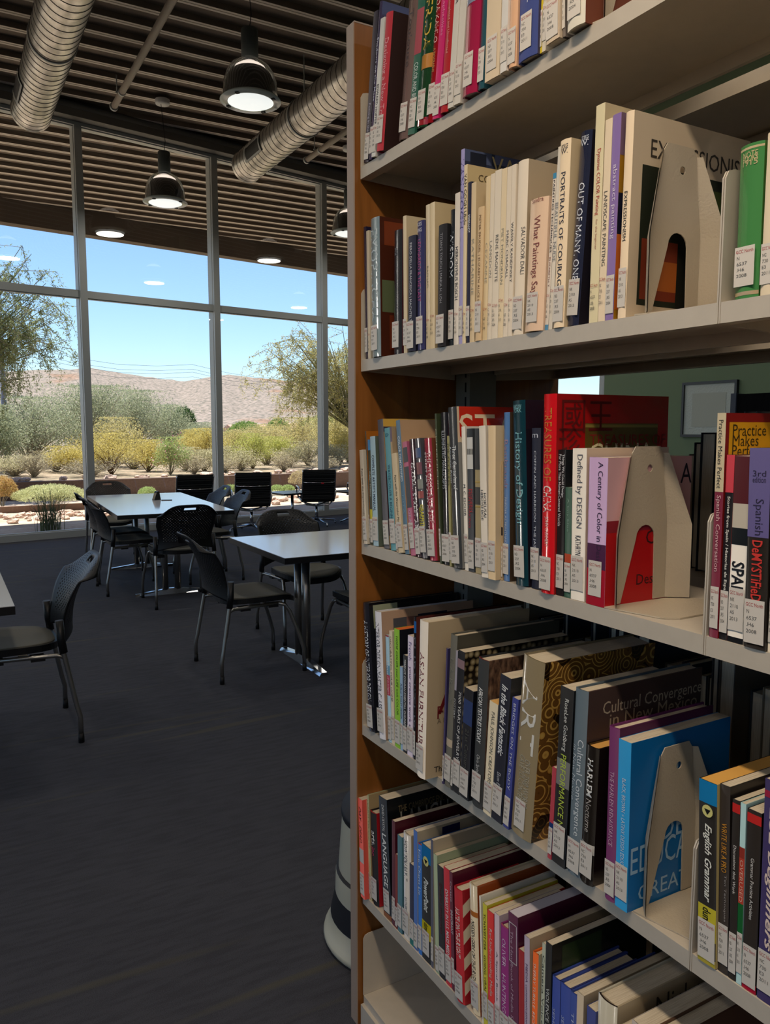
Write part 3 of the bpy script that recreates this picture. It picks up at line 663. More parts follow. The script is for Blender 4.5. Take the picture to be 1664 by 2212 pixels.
('B',1.0935,0.0173,0.272,-0.0188,0.825,'#d4cab9','p','light grey monograph with two-word grey capitals at mid height',{'T': [('RENE MAGRITTE', '#77746e', 0.38, 0.66, -0.1, 0.42)]}),
('B',1.0756,0.0139,0.270,-0.0188,0.825,'#d6c5a5','p','buff slim paperback in the middle of the pale monographs',{'T': [('PIET MONDRIAN', '#a6a08e', 0.35, 0.68, 0, 0.45)]}),
('B',1.0611,0.0116,0.269,-0.0188,0.825,'#d4c9b8','p','pale monograph first of three with stepped grey capitals',{'T': [('MARC CHAGALL', '#66635f', 0.37, 0.65, 0, 0.5)]}),
('B',1.0489,0.0105,0.269,-0.0188,0.825,'#d5cab9','p','pale monograph second of three with stepped grey capitals',{'T': [('WASSILY KANDINSKY', '#66635f', 0.33, 0.68, 0, 0.55)]}),
('B',1.0378,0.0248,0.270,-0.0242,0.825,'#d6cbba','h','thick pale monograph third of three with a taupe cover',{'cov': '#b7a68c', 'T': [('SALVADOR DALI', '#66635f', 0.38, 0.65, -0.3, 0.28)], 'sr': [('#cdb48c', 0.0, 0.0)]}),
('B',0.9998,0.0421,0.199,-0.0395,0.817,'#dcbfa6','j','wide glossy peach paperback with a maroon title',{'T': [('What Paintings Say', '#8c4a45', 0.13, 0.72, 0, 0.42)], 'ht': [('Sandra', 0.03)]}),
('B',0.9570,0.0075,0.230,-0.0511,0.825,'#cfc6bb','p','grey-white spine topped with a blue band and dark slim capitals',{'sr': [('#3f8fb5', 0, 0.035), ('#5a9ac0', 0.965, 1)], 'T': [('PAINTING TECHNIQUES', '#3a3438', 0.045, 0.5, 0, 0.6), ('ELIZABETH T', '#a06a60', 0.53, 0.72, 0, 0.4)]}),
('B',0.9486,0.0081,0.265,-0.0500,0.825,'#cfc9bd','p','slim whitish spine pressed against a cream volume with wide black capitals',{'T': [('BEAUTIFUL NUDE', '#9a9a9c', 0.3, 0.62, 0, 0.8)]}),
('B',0.9330,0.0224,0.269,-0.0247,0.819,'#dbc8ab','h','cream hardcover with widely spaced black capitals',{'cov': '#d5bf9a', 'T': [('PORTRAITS OF COURAGE', '#2e3040', 0.17, 0.8, 0, 0.42)], 'ht': [('GEORGE', 0.05), ('W.', 0.075)]}),
('B',0.9100,0.0233,0.271,-0.0712,0.825,'#22273c','j','ink-blue jacketed hardcover with broken white capitals',{'cov': '#211d28', 'T': [('OUT OF MANY, ONE', '#e6e8ee', 0.26, 0.76, 0, 0.55)], 'ht': [('GEORGE', 0.05), ('W.', 0.075)]}),
('B',0.8622,0.0172,0.297,-0.0114,0.825,'#cfc6a4','p','tall sage-cream hardcover lettered in faded red',{'cov': '#c5b694', 'T': [('Dynamic COLOR Painting', '#c0483c', 0.2, 0.5, 0, 0.5), ('for the beginner', '#d09a80', 0.52, 0.66, 0, 0.3)]}),
('B',0.8444,0.0133,0.272,-0.0154,0.825,'#d6c6ad','p','cream paperback in thin grey capitals between the sage and the purple spines',{'T': [('LANDSCAPE PAINTING', '#6a665f', 0.35, 0.72, 0, 0.5)]}),
('B',0.8305,0.0155,0.274,-0.0154,0.825,'#7f6aa3','p','purple paperback with a white lowercase title',{'cov': '#a87a20', 'T': [('abstract painting', '#e4d8ec', 0.24, 0.6, 0, 0.6)], 'cr': [('#7d6478', 0, 1, 0, 0.2), ('#1a1c30', 0, 1, 0.38, 0.58), ('#c86a28', 0, 1, 0.58, 0.95)]}),
('B',0.8081,0.0143,0.270,-0.0177,0.825,'#d9c6ab','h','large cream art book whose white cover shows a capital title',{'cov': '#cdbba0', 'T': [('EXPRESSIONISM', '#4a443e', 0.38, 0.62, 0, 0.4)], 'ct': [('EXPRESSIONISM', '#3b342c', 0.14, 0.115, 0.024)], 'cr': [('#1e2418', 0.08, 0.86, 0.245, 0.93), ('#7a3018', 0.1, 0.4, 0.6, 0.9), ('#a85a20', 0.2, 0.5, 0.7, 0.85), ('#33401c', 0.6, 0.84, 0.3, 0.5), ('#14160f', 0.4, 0.62, 0.3, 0.93)], 'dep': 0.262}),
('B',0.6250,0.0306,0.173,0.0061,0.825,'#3f7a45','j','broad green cloth volume under clear plastic with a gold-ruled head',{'T': [], 'ht': [('NOTE', 0.09), ('BOOKS', 0.115), ('1915', 0.14)], 'sr': [('#c9b48a', 0.02, 0.035), ('#b8a074', 0.955, 0.98)], 'cov': '#4f7f38'}),
('B',0.5906,0.0190,0.178,0.0000,0.825,'#c9bca4','h','cream volume partly cut off, right of the green cloth one',{}),
('C',1.5446,0.0172,0.210,0.0972,0.819,'#c6bdac','p','white-cream paperback poking left past the end bracket',{'T': [('Paint with the Impressionists', '#55524c', 0.2, 0.7, 0, 0.5)]}),
('C',1.5268,0.0040,0.252,0.0830,0.825,'#4a5450','p','very thin tall grey spine with an orange and yellow cover',{'cov': '#a8641e', 'cr': [('#a83018', 0.4, 1, 0, 0.3)]}),
('C',1.5222,0.0112,0.233,0.0654,0.825,'#3a4034','p','blue-topped dark how-to paperback with a yellow foot band',{'sr': [('#3f8cc4', 0, 0.1), ('#d8c82c', 0.66, 0.8)], 'T': [('Color Theory', '#e6e6da', 0.3, 0.54, -0.1, 0.5)]}),
('C',1.5103,0.0233,0.240,0.0657,0.825,'#9fbccb','p','pale blue manual with navy capitals',{'cov': '#5f6a5e', 'T': [("COMPLETE ARTIST'S MANUAL", '#20304a', 0.17, 0.68, 0, 0.45)]}),
('C',1.4617,0.0234,0.277,0.1089,0.825,'#4c4e59','p','tall dark grey paperback with a warm painted cover',{'cov': '#b09064', 'cr': [('#c9a24a', 0, 1, 0, 0.06), ('#3c3848', 0, 1, 0.06, 0.1), ('#3a2430', 0.0, 1, 0.4, 0.9)]}),
('C',1.4322,0.0221,0.259,0.1159,0.825,'#4d92a0','p','turquoise paperback with a small square near its head',{'T': [('WATERCOLOR A BEGINNER', '#1f5a70', 0.3, 0.78, 0, 0.45)], 'ht': [('D', 0.07)]}),
('C',1.4095,0.0076,0.262,0.1137,0.825,'#a89378','p','thin plaid-headed paperback between the turquoise and the cream spines',{'sr': [('#6a5468', 0, 0.12), ('#b89a70', 0.12, 0.22)]}),
('C',1.3944,0.0202,0.207,0.1465,0.821,'#c8b796','p','short cream paperback with a slim serif-like grey title',{'T': [('Paint with the Watercolor Masters', '#5a564c', 0.22, 0.76, 0, 0.42)]}),
('C',1.3735,0.0161,0.276,0.1471,0.825,'#4d7390','p','tall steel-blue paperback with white outlined capitals',{'cov': '#b89878', 'T': [('COLOR DEMYSTIFIED', '#e4ecf0', 0.12, 0.46, 0, 0.5), ('NITA', '#8ab0c4', 0.56, 0.7, 0, 0.4)]}),
('C',1.3510,0.0176,0.232,0.1600,0.825,'#b0607f','p','rose paperback with grey blocks and white slanted capitals low down',{'sr': [('#4a4a4c', 0.05, 0.18), ('#4a4a50', 0.22, 0.58)], 'T': [('GRAFITI', '#d6c2d0', 0.6, 0.8, 0, 0.5)]}),
('C',1.3317,0.0180,0.237,0.1378,0.825,'#3a2a34','j','plum-black volume with very bold white capitals',{'T': [('GLOBAL STREET ART', '#f2f2ee', 0.2, 0.8, 0, 0.72)]}),
('C',1.3129,0.0211,0.238,0.1358,0.825,'#50525a','j','collaged grey volume with stacked yellow capitals near the foot',{'sr': [('#7a2f3c', 0.2, 0.3), ('#3a4a7a', 0.08, 0.16), ('#8a8a80', 0.34, 0.42), ('#a03a38', 0.44, 0.5)], 'T': [('GRAFFITI', '#e0d43a', 0.55, 0.73, -0.22, 0.38), ('WORLD', '#e0d43a', 0.57, 0.73, 0.22, 0.38)]}),
('C',1.2856,0.0270,0.238,0.1049,0.825,'#92283e','j','thick crimson atlas with two lines of pink capitals',{'cov': '#7a4a34', 'T': [('THE WORLD ATLAS OF', '#e0b8b8', 0.11, 0.69, -0.22, 0.4), ('STREET ART AND GRAFFITI', '#f0e0dc', 0.11, 0.75, 0.22, 0.36)]}),
('C',1.2436,0.0055,0.286,0.0801,0.825,'#39442f','p','thin mossy green spine before the black manuscripts volume',{'T': [('COPERNICUM', '#c8c8a8', 0.1, 0.5, 0, 0.7)]}),
('C',1.2374,0.0255,0.287,0.0528,0.825,'#15171f','j','glossy black volume about manuscripts with thin silver capitals',{'T': [('ILLUMINATED MANUSCRIPTS', '#b8bcc0', 0.12, 0.5, 0, 0.35)], 'cov': '#5a2030'}),
('C',1.2113,0.0069,0.244,0.0529,0.825,'#8f8c5c','p','thin olive spine left of the large American prints volume',{'T': [('THE ART RULES', '#3a3a24', 0.05, 0.38, 0, 0.6)]}),
('C',1.1947,0.0280,0.296,0.0833,0.819,'#363b40','j','large charcoal jacketed volume with two white title lines and a red STA cover',{'cov': '#8f8f8c', 'T': [('Three Centuries of', '#eceeee', 0.24, 0.51, -0.22, 0.3), ('American Prints', '#eceeee', 0.24, 0.47, 0.22, 0.3)], 'cr': [('#d8c4a8', 0, 0.35, 0, 0.22), ('#c02c1c', 0.02, 0.62, 0, 0.2)], 'ct': [('STA', '#e4d2b4', 0.02, 0.045, 0.056)], 'dep': 0.27}),
('C',1.1618,0.0109,0.261,0.0623,0.825,'#dad6cc','p','slim white monograph with dark capitals near mid height',{'T': [('M. C. ESCHER', '#303034', 0.4, 0.62, 0, 0.6)]}),
('C',1.1504,0.0173,0.257,0.0428,0.825,'#3b4047','p','grey volume with a black and white geometric head and red capitals',{'sr': [('#e2dfd6', 0.06, 0.28), ('#20211f', 0.0, 0.06), ('#8a8a80', 0.14, 0.18)], 'T': [('MODERN', '#c02c30', 0.42, 0.58, -0.2, 0.36), ('PRINTMAKING', '#c02c30', 0.42, 0.69, 0.15, 0.36)]}),
('C',1.1296,0.0178,0.257,0.0293,0.825,'#978a66','p','khaki volume with a dark geometric head and gold rules',{'sr': [('#26241f', 0, 0.28), ('#b89a4a', 0.36, 0.37), ('#45423c', 0.4, 0.52), ('#b89a4a', 0.53, 0.54)]}),
('C',1.0945,0.0182,0.262,0.0527,0.813,'#d2cbbf','p','white monograph pair volume with two stacked dark names',{'T': [('HOKUSAI', '#3a3a3c', 0.44, 0.6, -0.25, 0.36), ('HIROSHIGE', '#3a3a3c', 0.42, 0.62, 0.2, 0.36)]}),
('C',1.0757,0.0200,0.262,0.0239,0.813,'#d0b994','p','plain ribbed cream paperback right of the two-name monograph',{}),
('C',1.0551,0.0040,0.202,0.0239,0.825,'#a8906e','p','short tan and black spine left of the blue printmaker volume',{'sr': [('#1c1a24', 0.55, 0.62)]}),
('C',1.0505,0.0153,0.284,0.0239,0.825,'#4c73a6','j','sky-blue jacketed volume with faint pinkish lettering',{'cov': '#4f3f30', 'T': [('Rembrandt', '#a8889c', 0.16, 0.45, -0.05, 0.5), ('PAINTER AS PRINTMAKER', '#c4cfe0', 0.5, 0.8, 0, 0.28)]}),
('C',1.0132,0.0313,0.302,0.0563,0.819,'#0d333f','j','thick dark teal volume with a long light-blue title',{'cov': '#221a26', 'T': [('History of Design', '#8cc4c8', 0.17, 0.66, 0.0, 0.62)], 'ht': [('BANDOW', 0.045), ('YORK', 0.065)]}),
('C',0.9787,0.0208,0.258,0.0264,0.825,'#151b30','h','navy hardcover with a small white emblem and slim white capitals',{'T': [('COFFIN AND HARRISON  THE JAZZ AGE', '#d0d4dc', 0.14, 0.86, 0, 0.3)], 'ht': [('m', 0.06)]}),
('C',0.9481,0.0293,0.310,0.0089,0.817,'#c0131f','j','tall bright red volume with gold and white capitals and a red cover',{'cov': '#a80f12', 'T': [('TREASURES OF', '#c9862e', 0.07, 0.43, 0, 0.55), ('CHINA', '#f5e9dc', 0.455, 0.59, 0, 0.6), ('JOHN CHINNERY', '#eac8c0', 0.61, 0.76, 0, 0.32)], 'cr': [('#5c4a1c', 0.24, 0.9, 0.145, 0.9), ('#8a7a3a', 0.24, 0.9, 0.15, 0.165)], 'ct': [('TREASURES OF', '#7a1712', 0.28, 0.2, 0.018), ('CHINA', '#d9d0a8', 0.28, 0.245, 0.032), ('國王', '#5a0c0c', 0.04, 0.03, 0.05), ('珍', '#5a0c0c', 0.02, 0.16, 0.045)], 'dep': 0.262}),
('C',0.9182,0.0167,0.225,0.0089,0.825,'#15171a','p','black paperback with two lines of small white text',{'cov': '#1c1e22', 'T': [('Things We Could Design', '#f0f0ee', 0.03, 0.32, -0.2, 0.36), ('For More Than Human-Centered Worlds', '#f0f0ee', 0.03, 0.52, 0.18, 0.36)]}),
('C',0.8995,0.0138,0.169,0.0171,0.825,'#2e5244','p','small forest-green paperback with an orange patch',{'sr': [('#c8502c', 0.6, 0.68)], 'T': [('A tiny blue', '#9ab8a8', 0.1, 0.4, 0, 0.3)]}),
('C',0.8851,0.0292,0.228,0.0149,0.825,'#dcd7cd','p','white paperback with light grey spaced lettering near the bookend',{'cov': '#d8c0aa', 'T': [('Defined by DESIGN', '#6a6a70', 0.04, 0.52, 0, 0.5), ('KATHRYN', '#3a3a3e', 0.57, 0.7, 0, 0.4)]}),
('C',0.8501,0.0366,0.216,0.0043,0.823,'#b79bc4','p','lilac and red paperback right against the keystone bookend',{'cov': '#d6a8ac', 'dep': 0.175, 'sr': [('#53204a', 0.58, 0.75), ('#b8102c', 0.75, 1)], 'T': [('A Century of Color in Design', '#3a2440', 0.03, 0.74, -0.1, 0.34)], 'cr': [('#b81018', 0, 0.95, 0.5, 1), ('#8a1c2c', 0, 0.6, 0.42, 0.5)], 'ct': [('Co', '#3a0c10', 0.46, 0.5, 0.021), ('Design', '#3a0c10', 0.36, 0.8, 0.021), ('A', '#2a2030', 0.86, 0.05, 0.03)]}),
('C',0.6353,0.0121,0.276,0.0068,0.823,'#6b2138','p','maroon language workbook with a cream upper half and a yellow-boxed cover',{'cov': '#8a1a1a', 'sr': [('#dccaa4', 0, 0.345)], 'T': [('Practice Makes Perfect', '#33302c', 0.03, 0.33, 0, 0.5), ('Spanish Conversation', '#e0b8b8', 0.36, 0.7, 0, 0.6)], 'cr': [('#e0a31c', 0.03, 0.42, 0.04, 0.2)], 'ct': [('Practice', '#3a2c10', 0.06, 0.05, 0.014), ('Makes', '#3a2c10', 0.06, 0.095, 0.014), ('Perfect', '#3a2c10', 0.06, 0.14, 0.014)]}),
('C',0.6226,0.0110,0.226,0.0023,0.825,'#15141a','p','black paperback with a red head and bilingual white title',{'cov': '#7a1414', 'sr': [('#e04450', 0, 0.2)], 'T': [('Stories from Spain / Historias de Espana', '#e0dcd0', 0.22, 0.76, 0, 0.45)], 'cr': [('#d43a20', 0, 0.3, 0.3, 0.6)]}),
('C',0.6110,0.0215,0.225,0.0025,0.825,'#dcd8d0','p','white paperback with a giant upright black word, next to the language guide',{'sr': [('#5a1218', 0, 0.25), ('#d4c8b4', 0.25, 0.38), ('#101214', 0.38, 0.47), ('#16161a', 0.97, 1)], 'T': [('SPANISH', '#15151a', 0.56, 0.86, 0, 0.8)]}),
('C',0.5846,0.0272,0.235,0.0217,0.821,'#1a1512','p','thick purple-topped black guide with red lettering',{'sr': [('#6f649a', 0, 0.44)], 'T': [('Spanish', '#2c2440', 0.25, 0.43, 0, 0.5), ('DeMYSTiFieD', '#d83a30', 0.455, 0.76, 0, 0.5)], 'ht': [('3rd', 0.14), ('edition', 0.17)]}),
('C',0.5569,0.0071,0.228,0.0000,0.825,'#d6cdbb','p','cream-white paperback cut off by the right picture edge',{}),
('D',1.5233,0.0279,0.291,0.1036,0.817,'#171a26','j','glossy black interiors volume leaning on the end bracket with beige-blocked cover',{'cov': '#14151a', 'T': [('A HISTORY OF INTERIOR DESIGN', '#e6e8ea', 0.14, 0.76, 0, 0.6)], 'cr': [('#9aa084', 0.04, 0.3, 0.02, 0.2), ('#a09878', 0.1, 0.3, 0.22, 0.3), ('#8a8468', 0.12, 0.32, 0.4, 0.58)], 'dep': 0.255}),
('D',1.4751,0.0278,0.282,0.0719,0.817,'#cccdd6','h','tall silver-white interiors volume with grey capitals and a peach cover',{'cov': '#b89880', 'T': [('INTERIOR DESIGN MASTER CLASS', '#55565e', 0.085, 0.76, 0, 0.55)], 'cr': [('#4c4c54', 0.12, 0.32, 0.06, 0.3), ('#8a6058', 0.26, 0.34, 0.06, 0.25), ('#20283a', 0.38, 0.7, 0.05, 0.3)], 'dep': 0.25}),
('D',1.4426,0.0139,0.236,0.0614,0.825,'#9ec4d8','p','small light-blue and red home paperback',{'sr': [('#b02838', 0, 0.012), ('#7ab0cc', 0.28, 0.37), ('#d24660', 0.37, 0.56)], 'T': [('home', '#f4f4f4', 0.24, 0.37, 0, 0.6), ('design', '#f4dede', 0.38, 0.55, 0, 0.6)]}),
('D',1.4282,0.0123,0.249,0.0505,0.825,'#cabfa8','p','thin cream spine with tiny capitals left of the lime one',{'T': [('DECORATING YOUR HOME', '#6a6258', 0.05, 0.62, 0, 0.5)]}),
('D',1.4143,0.0224,0.259,0.0199,0.825,'#7fb42a','p','lime green hardcover with an orange page edge and black cover',{'cov': '#14141c', 'pc': '#d86a24', 'T': [('HOME COLOR your LIFE with COLOR', '#3a5a14', 0.06, 0.72, 0, 0.45)], 'dep': 0.17}),
('D',1.3914,0.0104,0.182,0.0199,0.825,'#86a4c4','p','short powder-blue paperback',{'T': [('PUBLIC TOILET DESIGN', '#1c2230', 0.2, 0.62, 0, 0.55)]}),
('D',1.3804,0.0160,0.211,0.0047,0.825,'#15161c','p','short black paperback with blocky white capitals behind the blue one',{'T': [('TERENCE CONRAN ESSENTIAL CHILDREN', '#e8e8e4', 0.04, 0.74, 0, 0.45)]}),
('D',1.3636,0.0212,0.257,-0.0025,0.825,'#cac2d6','p','lilac-white paperback with a violet hand-lettered title',{'T': [('your creative work space', '#5c3a78', 0.25, 0.86, 0, 0.55), ('French', '#7a6aa0', 0.05, 0.2, 0, 0.5)]}),
('D',1.3410,0.0097,0.301,0.0003,0.825,'#14151c','j','black furniture volume with a blue oval at the head',{'cov': '#5a2820', 'sr': [('#2a6ab0', 0.03, 0.11)], 'T': [('FURNITURE', '#6a6e74', 0.14, 0.86, 0, 0.7)], 'dep': 0.25}),
('D',1.2716,0.0293,0.315,-0.0270,0.789,'#dad4ca','h','big ivory furniture volume jutting over the lip with dark red capitals',{'cov': '#c2ad8c', 'T': [('ASIAN FURNITURE', '#7a2434', 0.2, 0.82, 0, 0.5)], 'ct': [('A S', '#7a1c1c', 0.1, 0.41, 0.058), ('FURN', '#7a3030', 0.1, 0.54, 0.026), ('A DIRECTORY', '#8a7a60', 0.1, 0.62, 0.01), ('Thames & Hu', '#201c18', 0.08, 0.93, 0.012)], 'dep': 0.25}),
('D',1.2136,0.0047,0.271,-0.0418,0.813,'#3a3560','p','thin violet spine squeezed between the ivory and the grey-olive volumes',{}),
('D',1.2083,0.0211,0.301,-0.0582,0.813,'#5c5c55','h','tall grey-olive cloth volume with a cream band low down',{'cov': '#4c4a40', 'T': [('E A R L Y', '#7c7c70', 0.15, 0.45, 0, 0.5)], 'sr': [('#d0bca0', 0.68, 0.73)], 'dep': 0.25}),
('D',1.1846,0.0065,0.275,-0.0509,0.813,'#222226','p','thin black pottery spine with a pale head',{'sr': [('#b8b0b8', 0.0, 0.28)], 'T': [('POTTERY', '#c8c8c4', 0.34, 0.48, 0, 0.7)]}),
('D',1.1775,0.0210,0.277,-0.0509,0.813,'#10131c','p','black jewelry history volume with a rosette and a pearl-strewn cover',{'cov': '#1d1712', 'sr': [('#9a7c80', 0.06, 0.12)], 'T': [('7000 YEARS OF JEWELRY', '#e8e6e0', 0.28, 0.76, 0, 0.5)], 'pearls': 1, 'dep': 0.25}),
('D',1.1553,0.0277,0.212,-0.0593,0.813,'#14161f','p','short black jewelry paperback with a blue picture panel',{'sr': [('#3a4a78', 0.1, 0.32)], 'T': [('21st Century Je', '#55554e', 0.36, 0.8, 0, 0.5)]}),
('D',1.1191,0.0306,0.278,-0.0516,0.813,'#262a2d','h','dark green-grey textiles volume with brown woven cover and red head',{'cov': '#5c4434', 'hc': '#6a1a1c', 'T': [('AFRICAN TEXTILES TODAY', '#e2e2de', 0.19, 0.56, 0, 0.38), ('Chris Spring', '#c8c8c4', 0.64, 0.77, 0, 0.35)], 'dep': 0.25}),
('D',1.0821,0.0232,0.210,-0.0728,0.813,'#c9c0a8','p','short cream paperback with grey-brown slim capitals left of a black one',{'pc': '#e2b066', 'T': [('PAUL JOHNSON CREATORS', '#7a7668', 0.08, 0.72, 0, 0.5)]}),
('D',1.0578,0.0284,0.266,-0.0777,0.813,'#0c1124','p','inky black volume with heavy slanted white lettering',{'cov': '#3a3a3a', 'T': [('In the Black Fantastic', '#f0f0ee', 0.06, 0.54, 0, 0.55), ('Ekow Eshun', '#c4c4c8', 0.66, 0.8, 0, 0.35)], 'dep': 0.2}),
('D',1.0248,0.0156,0.236,-0.0866,0.813,'#2c3680','p','thin royal-blue spine beside the massive khaki volume',{'T': [('BRIDGES ON THE BODY', '#d4d8e4', 0.04, 0.7, 0, 0.4)]}),
('D',1.0077,0.0519,0.313,-0.0828,0.813,'#7f745c','j','massive khaki volume with giant thin white capitals and a gold swirled cover',{'cov': '#6a4a1e', 'T': [('ART', '#e8e4da', 0.13, 0.52, 0, 0.66), ('OVER 2500 WORKS', '#b8b09c', 0.55, 0.82, -0.15, 0.24), ('CAVE TO CONTEMP', '#b8b09c', 0.54, 0.82, 0.1, 0.24)], 'klimt': 1, 'dep': 0.255}),
('D',0.9103,0.0091,0.154,-0.0450,0.813,'#9a3040','p','thin red and blue spine left of the performance volume',{'sr': [('#24407a', 0.6, 0.9)]}),
('D',0.8993,0.0290,0.289,-0.0368,0.813,'#0f1013','p','black volume with yellow-green spaced capitals and a grey photo',{'T': [('RoseLee Goldberg', '#e4e4dc', 0.06, 0.35, 0, 0.38), ('PERFORMANCE NOW', '#c8dc50', 0.37, 0.88, 0, 0.42)], 'sr': [('#8a8884', 0.4, 0.55)], 'dep': 0.2}),
('D',0.8667,0.0267,0.295,-0.0264,0.813,'#50606c','h','slate-blue volume with a brown cover lettered in cream',{'cov': '#4a3834', 'T': [('Cultural Convergence', '#dde2e4', 0.26, 0.78, -0.12, 0.5), ('in New Mexico', '#c4ccd0', 0.3, 0.6, 0.28, 0.34)], 'ct': [('Cultural Convergence', '#b8a890', 0.12, 0.07, 0.026), ('in New Mexico', '#a89880', 0.18, 0.14, 0.022)], 'dep': 0.255}),
('D',0.8394,0.0258,0.216,-0.0264,0.813,'#15110f','j','short black novel-sized volume with white title and plastic cover',{'pc': '#e0a858', 'cov': '#1c1210', 'T': [('HARLEM', '#e8e6e0', 0.09, 0.36, 0, 0.42), ('Nocturne', '#b8b0a8', 0.38, 0.62, 0, 0.4)], 'ct': [('H', '#c8b060', 0.7, 0.1, 0.022)], 'sr': [('#e0dcd4', 0.7, 0.77)], 'dep': 0.16}),
('D',0.7870,0.0195,0.260,0.0042,0.813,'#64235a','h','purple cloth volume with thin pink capitals',{'T': [('THE HARLEM RENAISSANCE', '#c8a0b8', 0.25, 0.68, 0, 0.4)], 'cov': '#4a1640', 'dep': 0.2}),
('D',0.7657,0.0230,0.248,0.0093,0.813,'#1c8ac6','p','bright blue volume held by the lower keystone bookend',{'cov': '#0d6cae', 'T': [('BLACK, BROWN + LATINX DESIGN EDUCATORS', '#d4e4ee', 0.22, 0.82, 0, 0.34)], 'ct': [('BL', '#c4dcea', 0.3, 0.14, 0.034), ('DESIGN', '#9ec0d8', 0.3, 0.5, 0.034), ('EDUCATORS', '#9ec0d8', 0.02, 0.62, 0.04), ('CREATIVES', '#9ec0d8', 0.1, 0.86, 0.024)], 'dep': 0.21}),
('D',0.6291,0.0264,0.240,0.0404,0.821,'#14110f','p','thick black grammar guide with a blue head, round badge and yellow foot',{'cov': '#c8b478', 'pc': '#e0a850', 'sr': [('#1a86c0', 0, 0.12), ('#d8c83a', 0.68, 0.86), ('#c8b444', 0.96, 1)], 'badge': 0.16, 'T': [('English Grammar', '#f4f2e4', 0.23, 0.655, 0, 0.5), ('dummies', '#1a1812', 0.69, 0.86, 0, 0.46)]}),
('D',0.6021,0.0144,0.243,0.0377,0.825,'#2b2522','p','brown-black writing guide with amber capitals',{'T': [('WRITE LIKE A PRO', '#d8962c', 0.2, 0.46, 0, 0.5), ('Ten Techniques', '#a8a09a', 0.47, 0.72, -0.15, 0.25)]}),
('D',0.5870,0.0105,0.231,0.0246,0.825,'#17110e','p','slim black workbook with a red square and white title',{'sr': [('#d8302c', 0.02, 0.07)], 'T': [('Discussions that Work', '#e8e4dc', 0.25, 0.52, 0, 0.35)]}),
('D',0.5758,0.0074,0.231,0.0246,0.825,'#9cc0c4','p','slim teal, orange and green banded workbook',{'sr': [('#c84a38', 0.3, 0.55), ('#1e6a34', 0.55, 0.82), ('#a03a2c', 0.24, 0.3)], 'T': [('OVERUSED', '#e8b8a0', 0.31, 0.54, 0, 0.6)]}),
('D',0.5678,0.0188,0.228,0.0185,0.825,'#18110e','p','black grammar activities workbook with a red square',{'sr': [('#d8302c', 0.02, 0.07), ('#b81434', 0.95, 1)], 'T': [('Grammar Practice Activities', '#e8e4dc', 0.26, 0.6, 0, 0.24)]}),
('D',0.5474,0.0227,0.274,0.0139,0.825,'#2e2456','p','deep violet course volume with huge slanted cream letters at the right edge',{'T': [('ESL Beginners', '#f0d8c8', 0.12, 0.76, 0, 0.6)], 'sr': [('#b02a4a', 0.05, 0.08)]}),
('E',1.5538,0.0212,0.238,0.0594,0.813,'#e05c50','p','coral paperback with black slanted capitals, first on its row',{'T': [('DAY - DEAD', '#30141a', 0.08, 0.44, 0, 0.45)], 'sr': [('#d8d4cc', 0.5, 0.64)]}),
('E',1.5320,0.0040,0.239,0.0594,0.825,'#c4ac88','p','tan spine with black animal spots',{'spots': 1}),
('E',1.5274,0.0054,0.253,0.0594,0.825,'#a4ac88','h','tall sage green hardcover with a buff cover',{'cov': '#a8926a', 'T': [('LEARN TO WRITE', '#5c6448', 0.05, 0.5, 0, 0.5)], 'dep': 0.23}),
('E',1.5203,0.0296,0.219,0.0645,0.825,'#121114','h','black hardcover with red cover and white lowercase title',{'cov': '#b01824', 'hc': '#a01a22', 'T': [('arts,', '#f0ece4', 0.2, 0.36, 0, 0.55), ('inc.', '#d0386a', 0.38, 0.48, 0, 0.5)], 'dep': 0.2}),
('E',1.4639,0.0360,0.275,0.0880,0.825,'#14181c','p','tall black encyclopedia with bold white title word',{'cov': '#0f1215', 'T': [('DAVID CRYSTAL', '#e4e2da', 0.06, 0.28, 0, 0.3), ('LANGUAGE', '#f2f0e8', 0.3, 0.74, 0, 0.5)], 'sr': [('#a86a48', 0.96, 1)], 'ct': [('THE CAMBRIDGE ENCYCLOPEDIA OF', '#6a5c40', 0.12, 0.07, 0.016), ('LANGUAGE', '#8a867c', 0.14, 0.12, 0.05)], 'dep': 0.25}),
('E',1.4268,0.0140,0.243,0.0066,0.825,'#4c1422','p','dark maroon spine right of the tall black encyclopedia',{'dep': 0.2}),
('E',1.4121,0.0094,0.172,0.0066,0.825,'#6e241c','p','short rust-brown thin spine',{'dep': 0.14}),
('E',1.4021,0.0184,0.221,0.0066,0.825,'#406a78','p','thin blue-grey spine left of the white plastic-wrapped one',{'dep': 0.15}),
('E',1.3819,0.0306,0.237,0.0124,0.825,'#c6c3bd','j','white plastic-wrapped volume with grey spaced capitals',{'cov': '#b8a684', 'T': [('HOW YOU SAY IT', '#5a5c60', 0.06, 0.44, 0, 0.45), ('KATHERINE', '#8a8a8c', 0.6, 0.76, 0, 0.35)], 'dep': 0.15}),
('E',1.3505,0.0159,0.181,0.0131,0.825,'#20233c','p','short navy paperback with teal foot',{'sr': [('#3f8a84', 0.7, 1)], 'dep': 0.14}),
('E',1.3340,0.0149,0.263,0.0138,0.825,'#3c62a6','p','blue spine whose cream cover carries a navy square',{'cov': '#b0a58e', 'cr': [('#1c1a4c', 0.26, 0.45, 0.02, 0.12)], 'dep': 0.24}),
('E',1.3184,0.0164,0.241,0.0142,0.825,'#2a69ba','h','medium blue hardcover with a light handwritten-style title',{'hc': '#a83030', 'T': [('How Charts Lie', '#dce8f4', 0.05, 0.46, 0, 0.5)], 'dep': 0.16}),
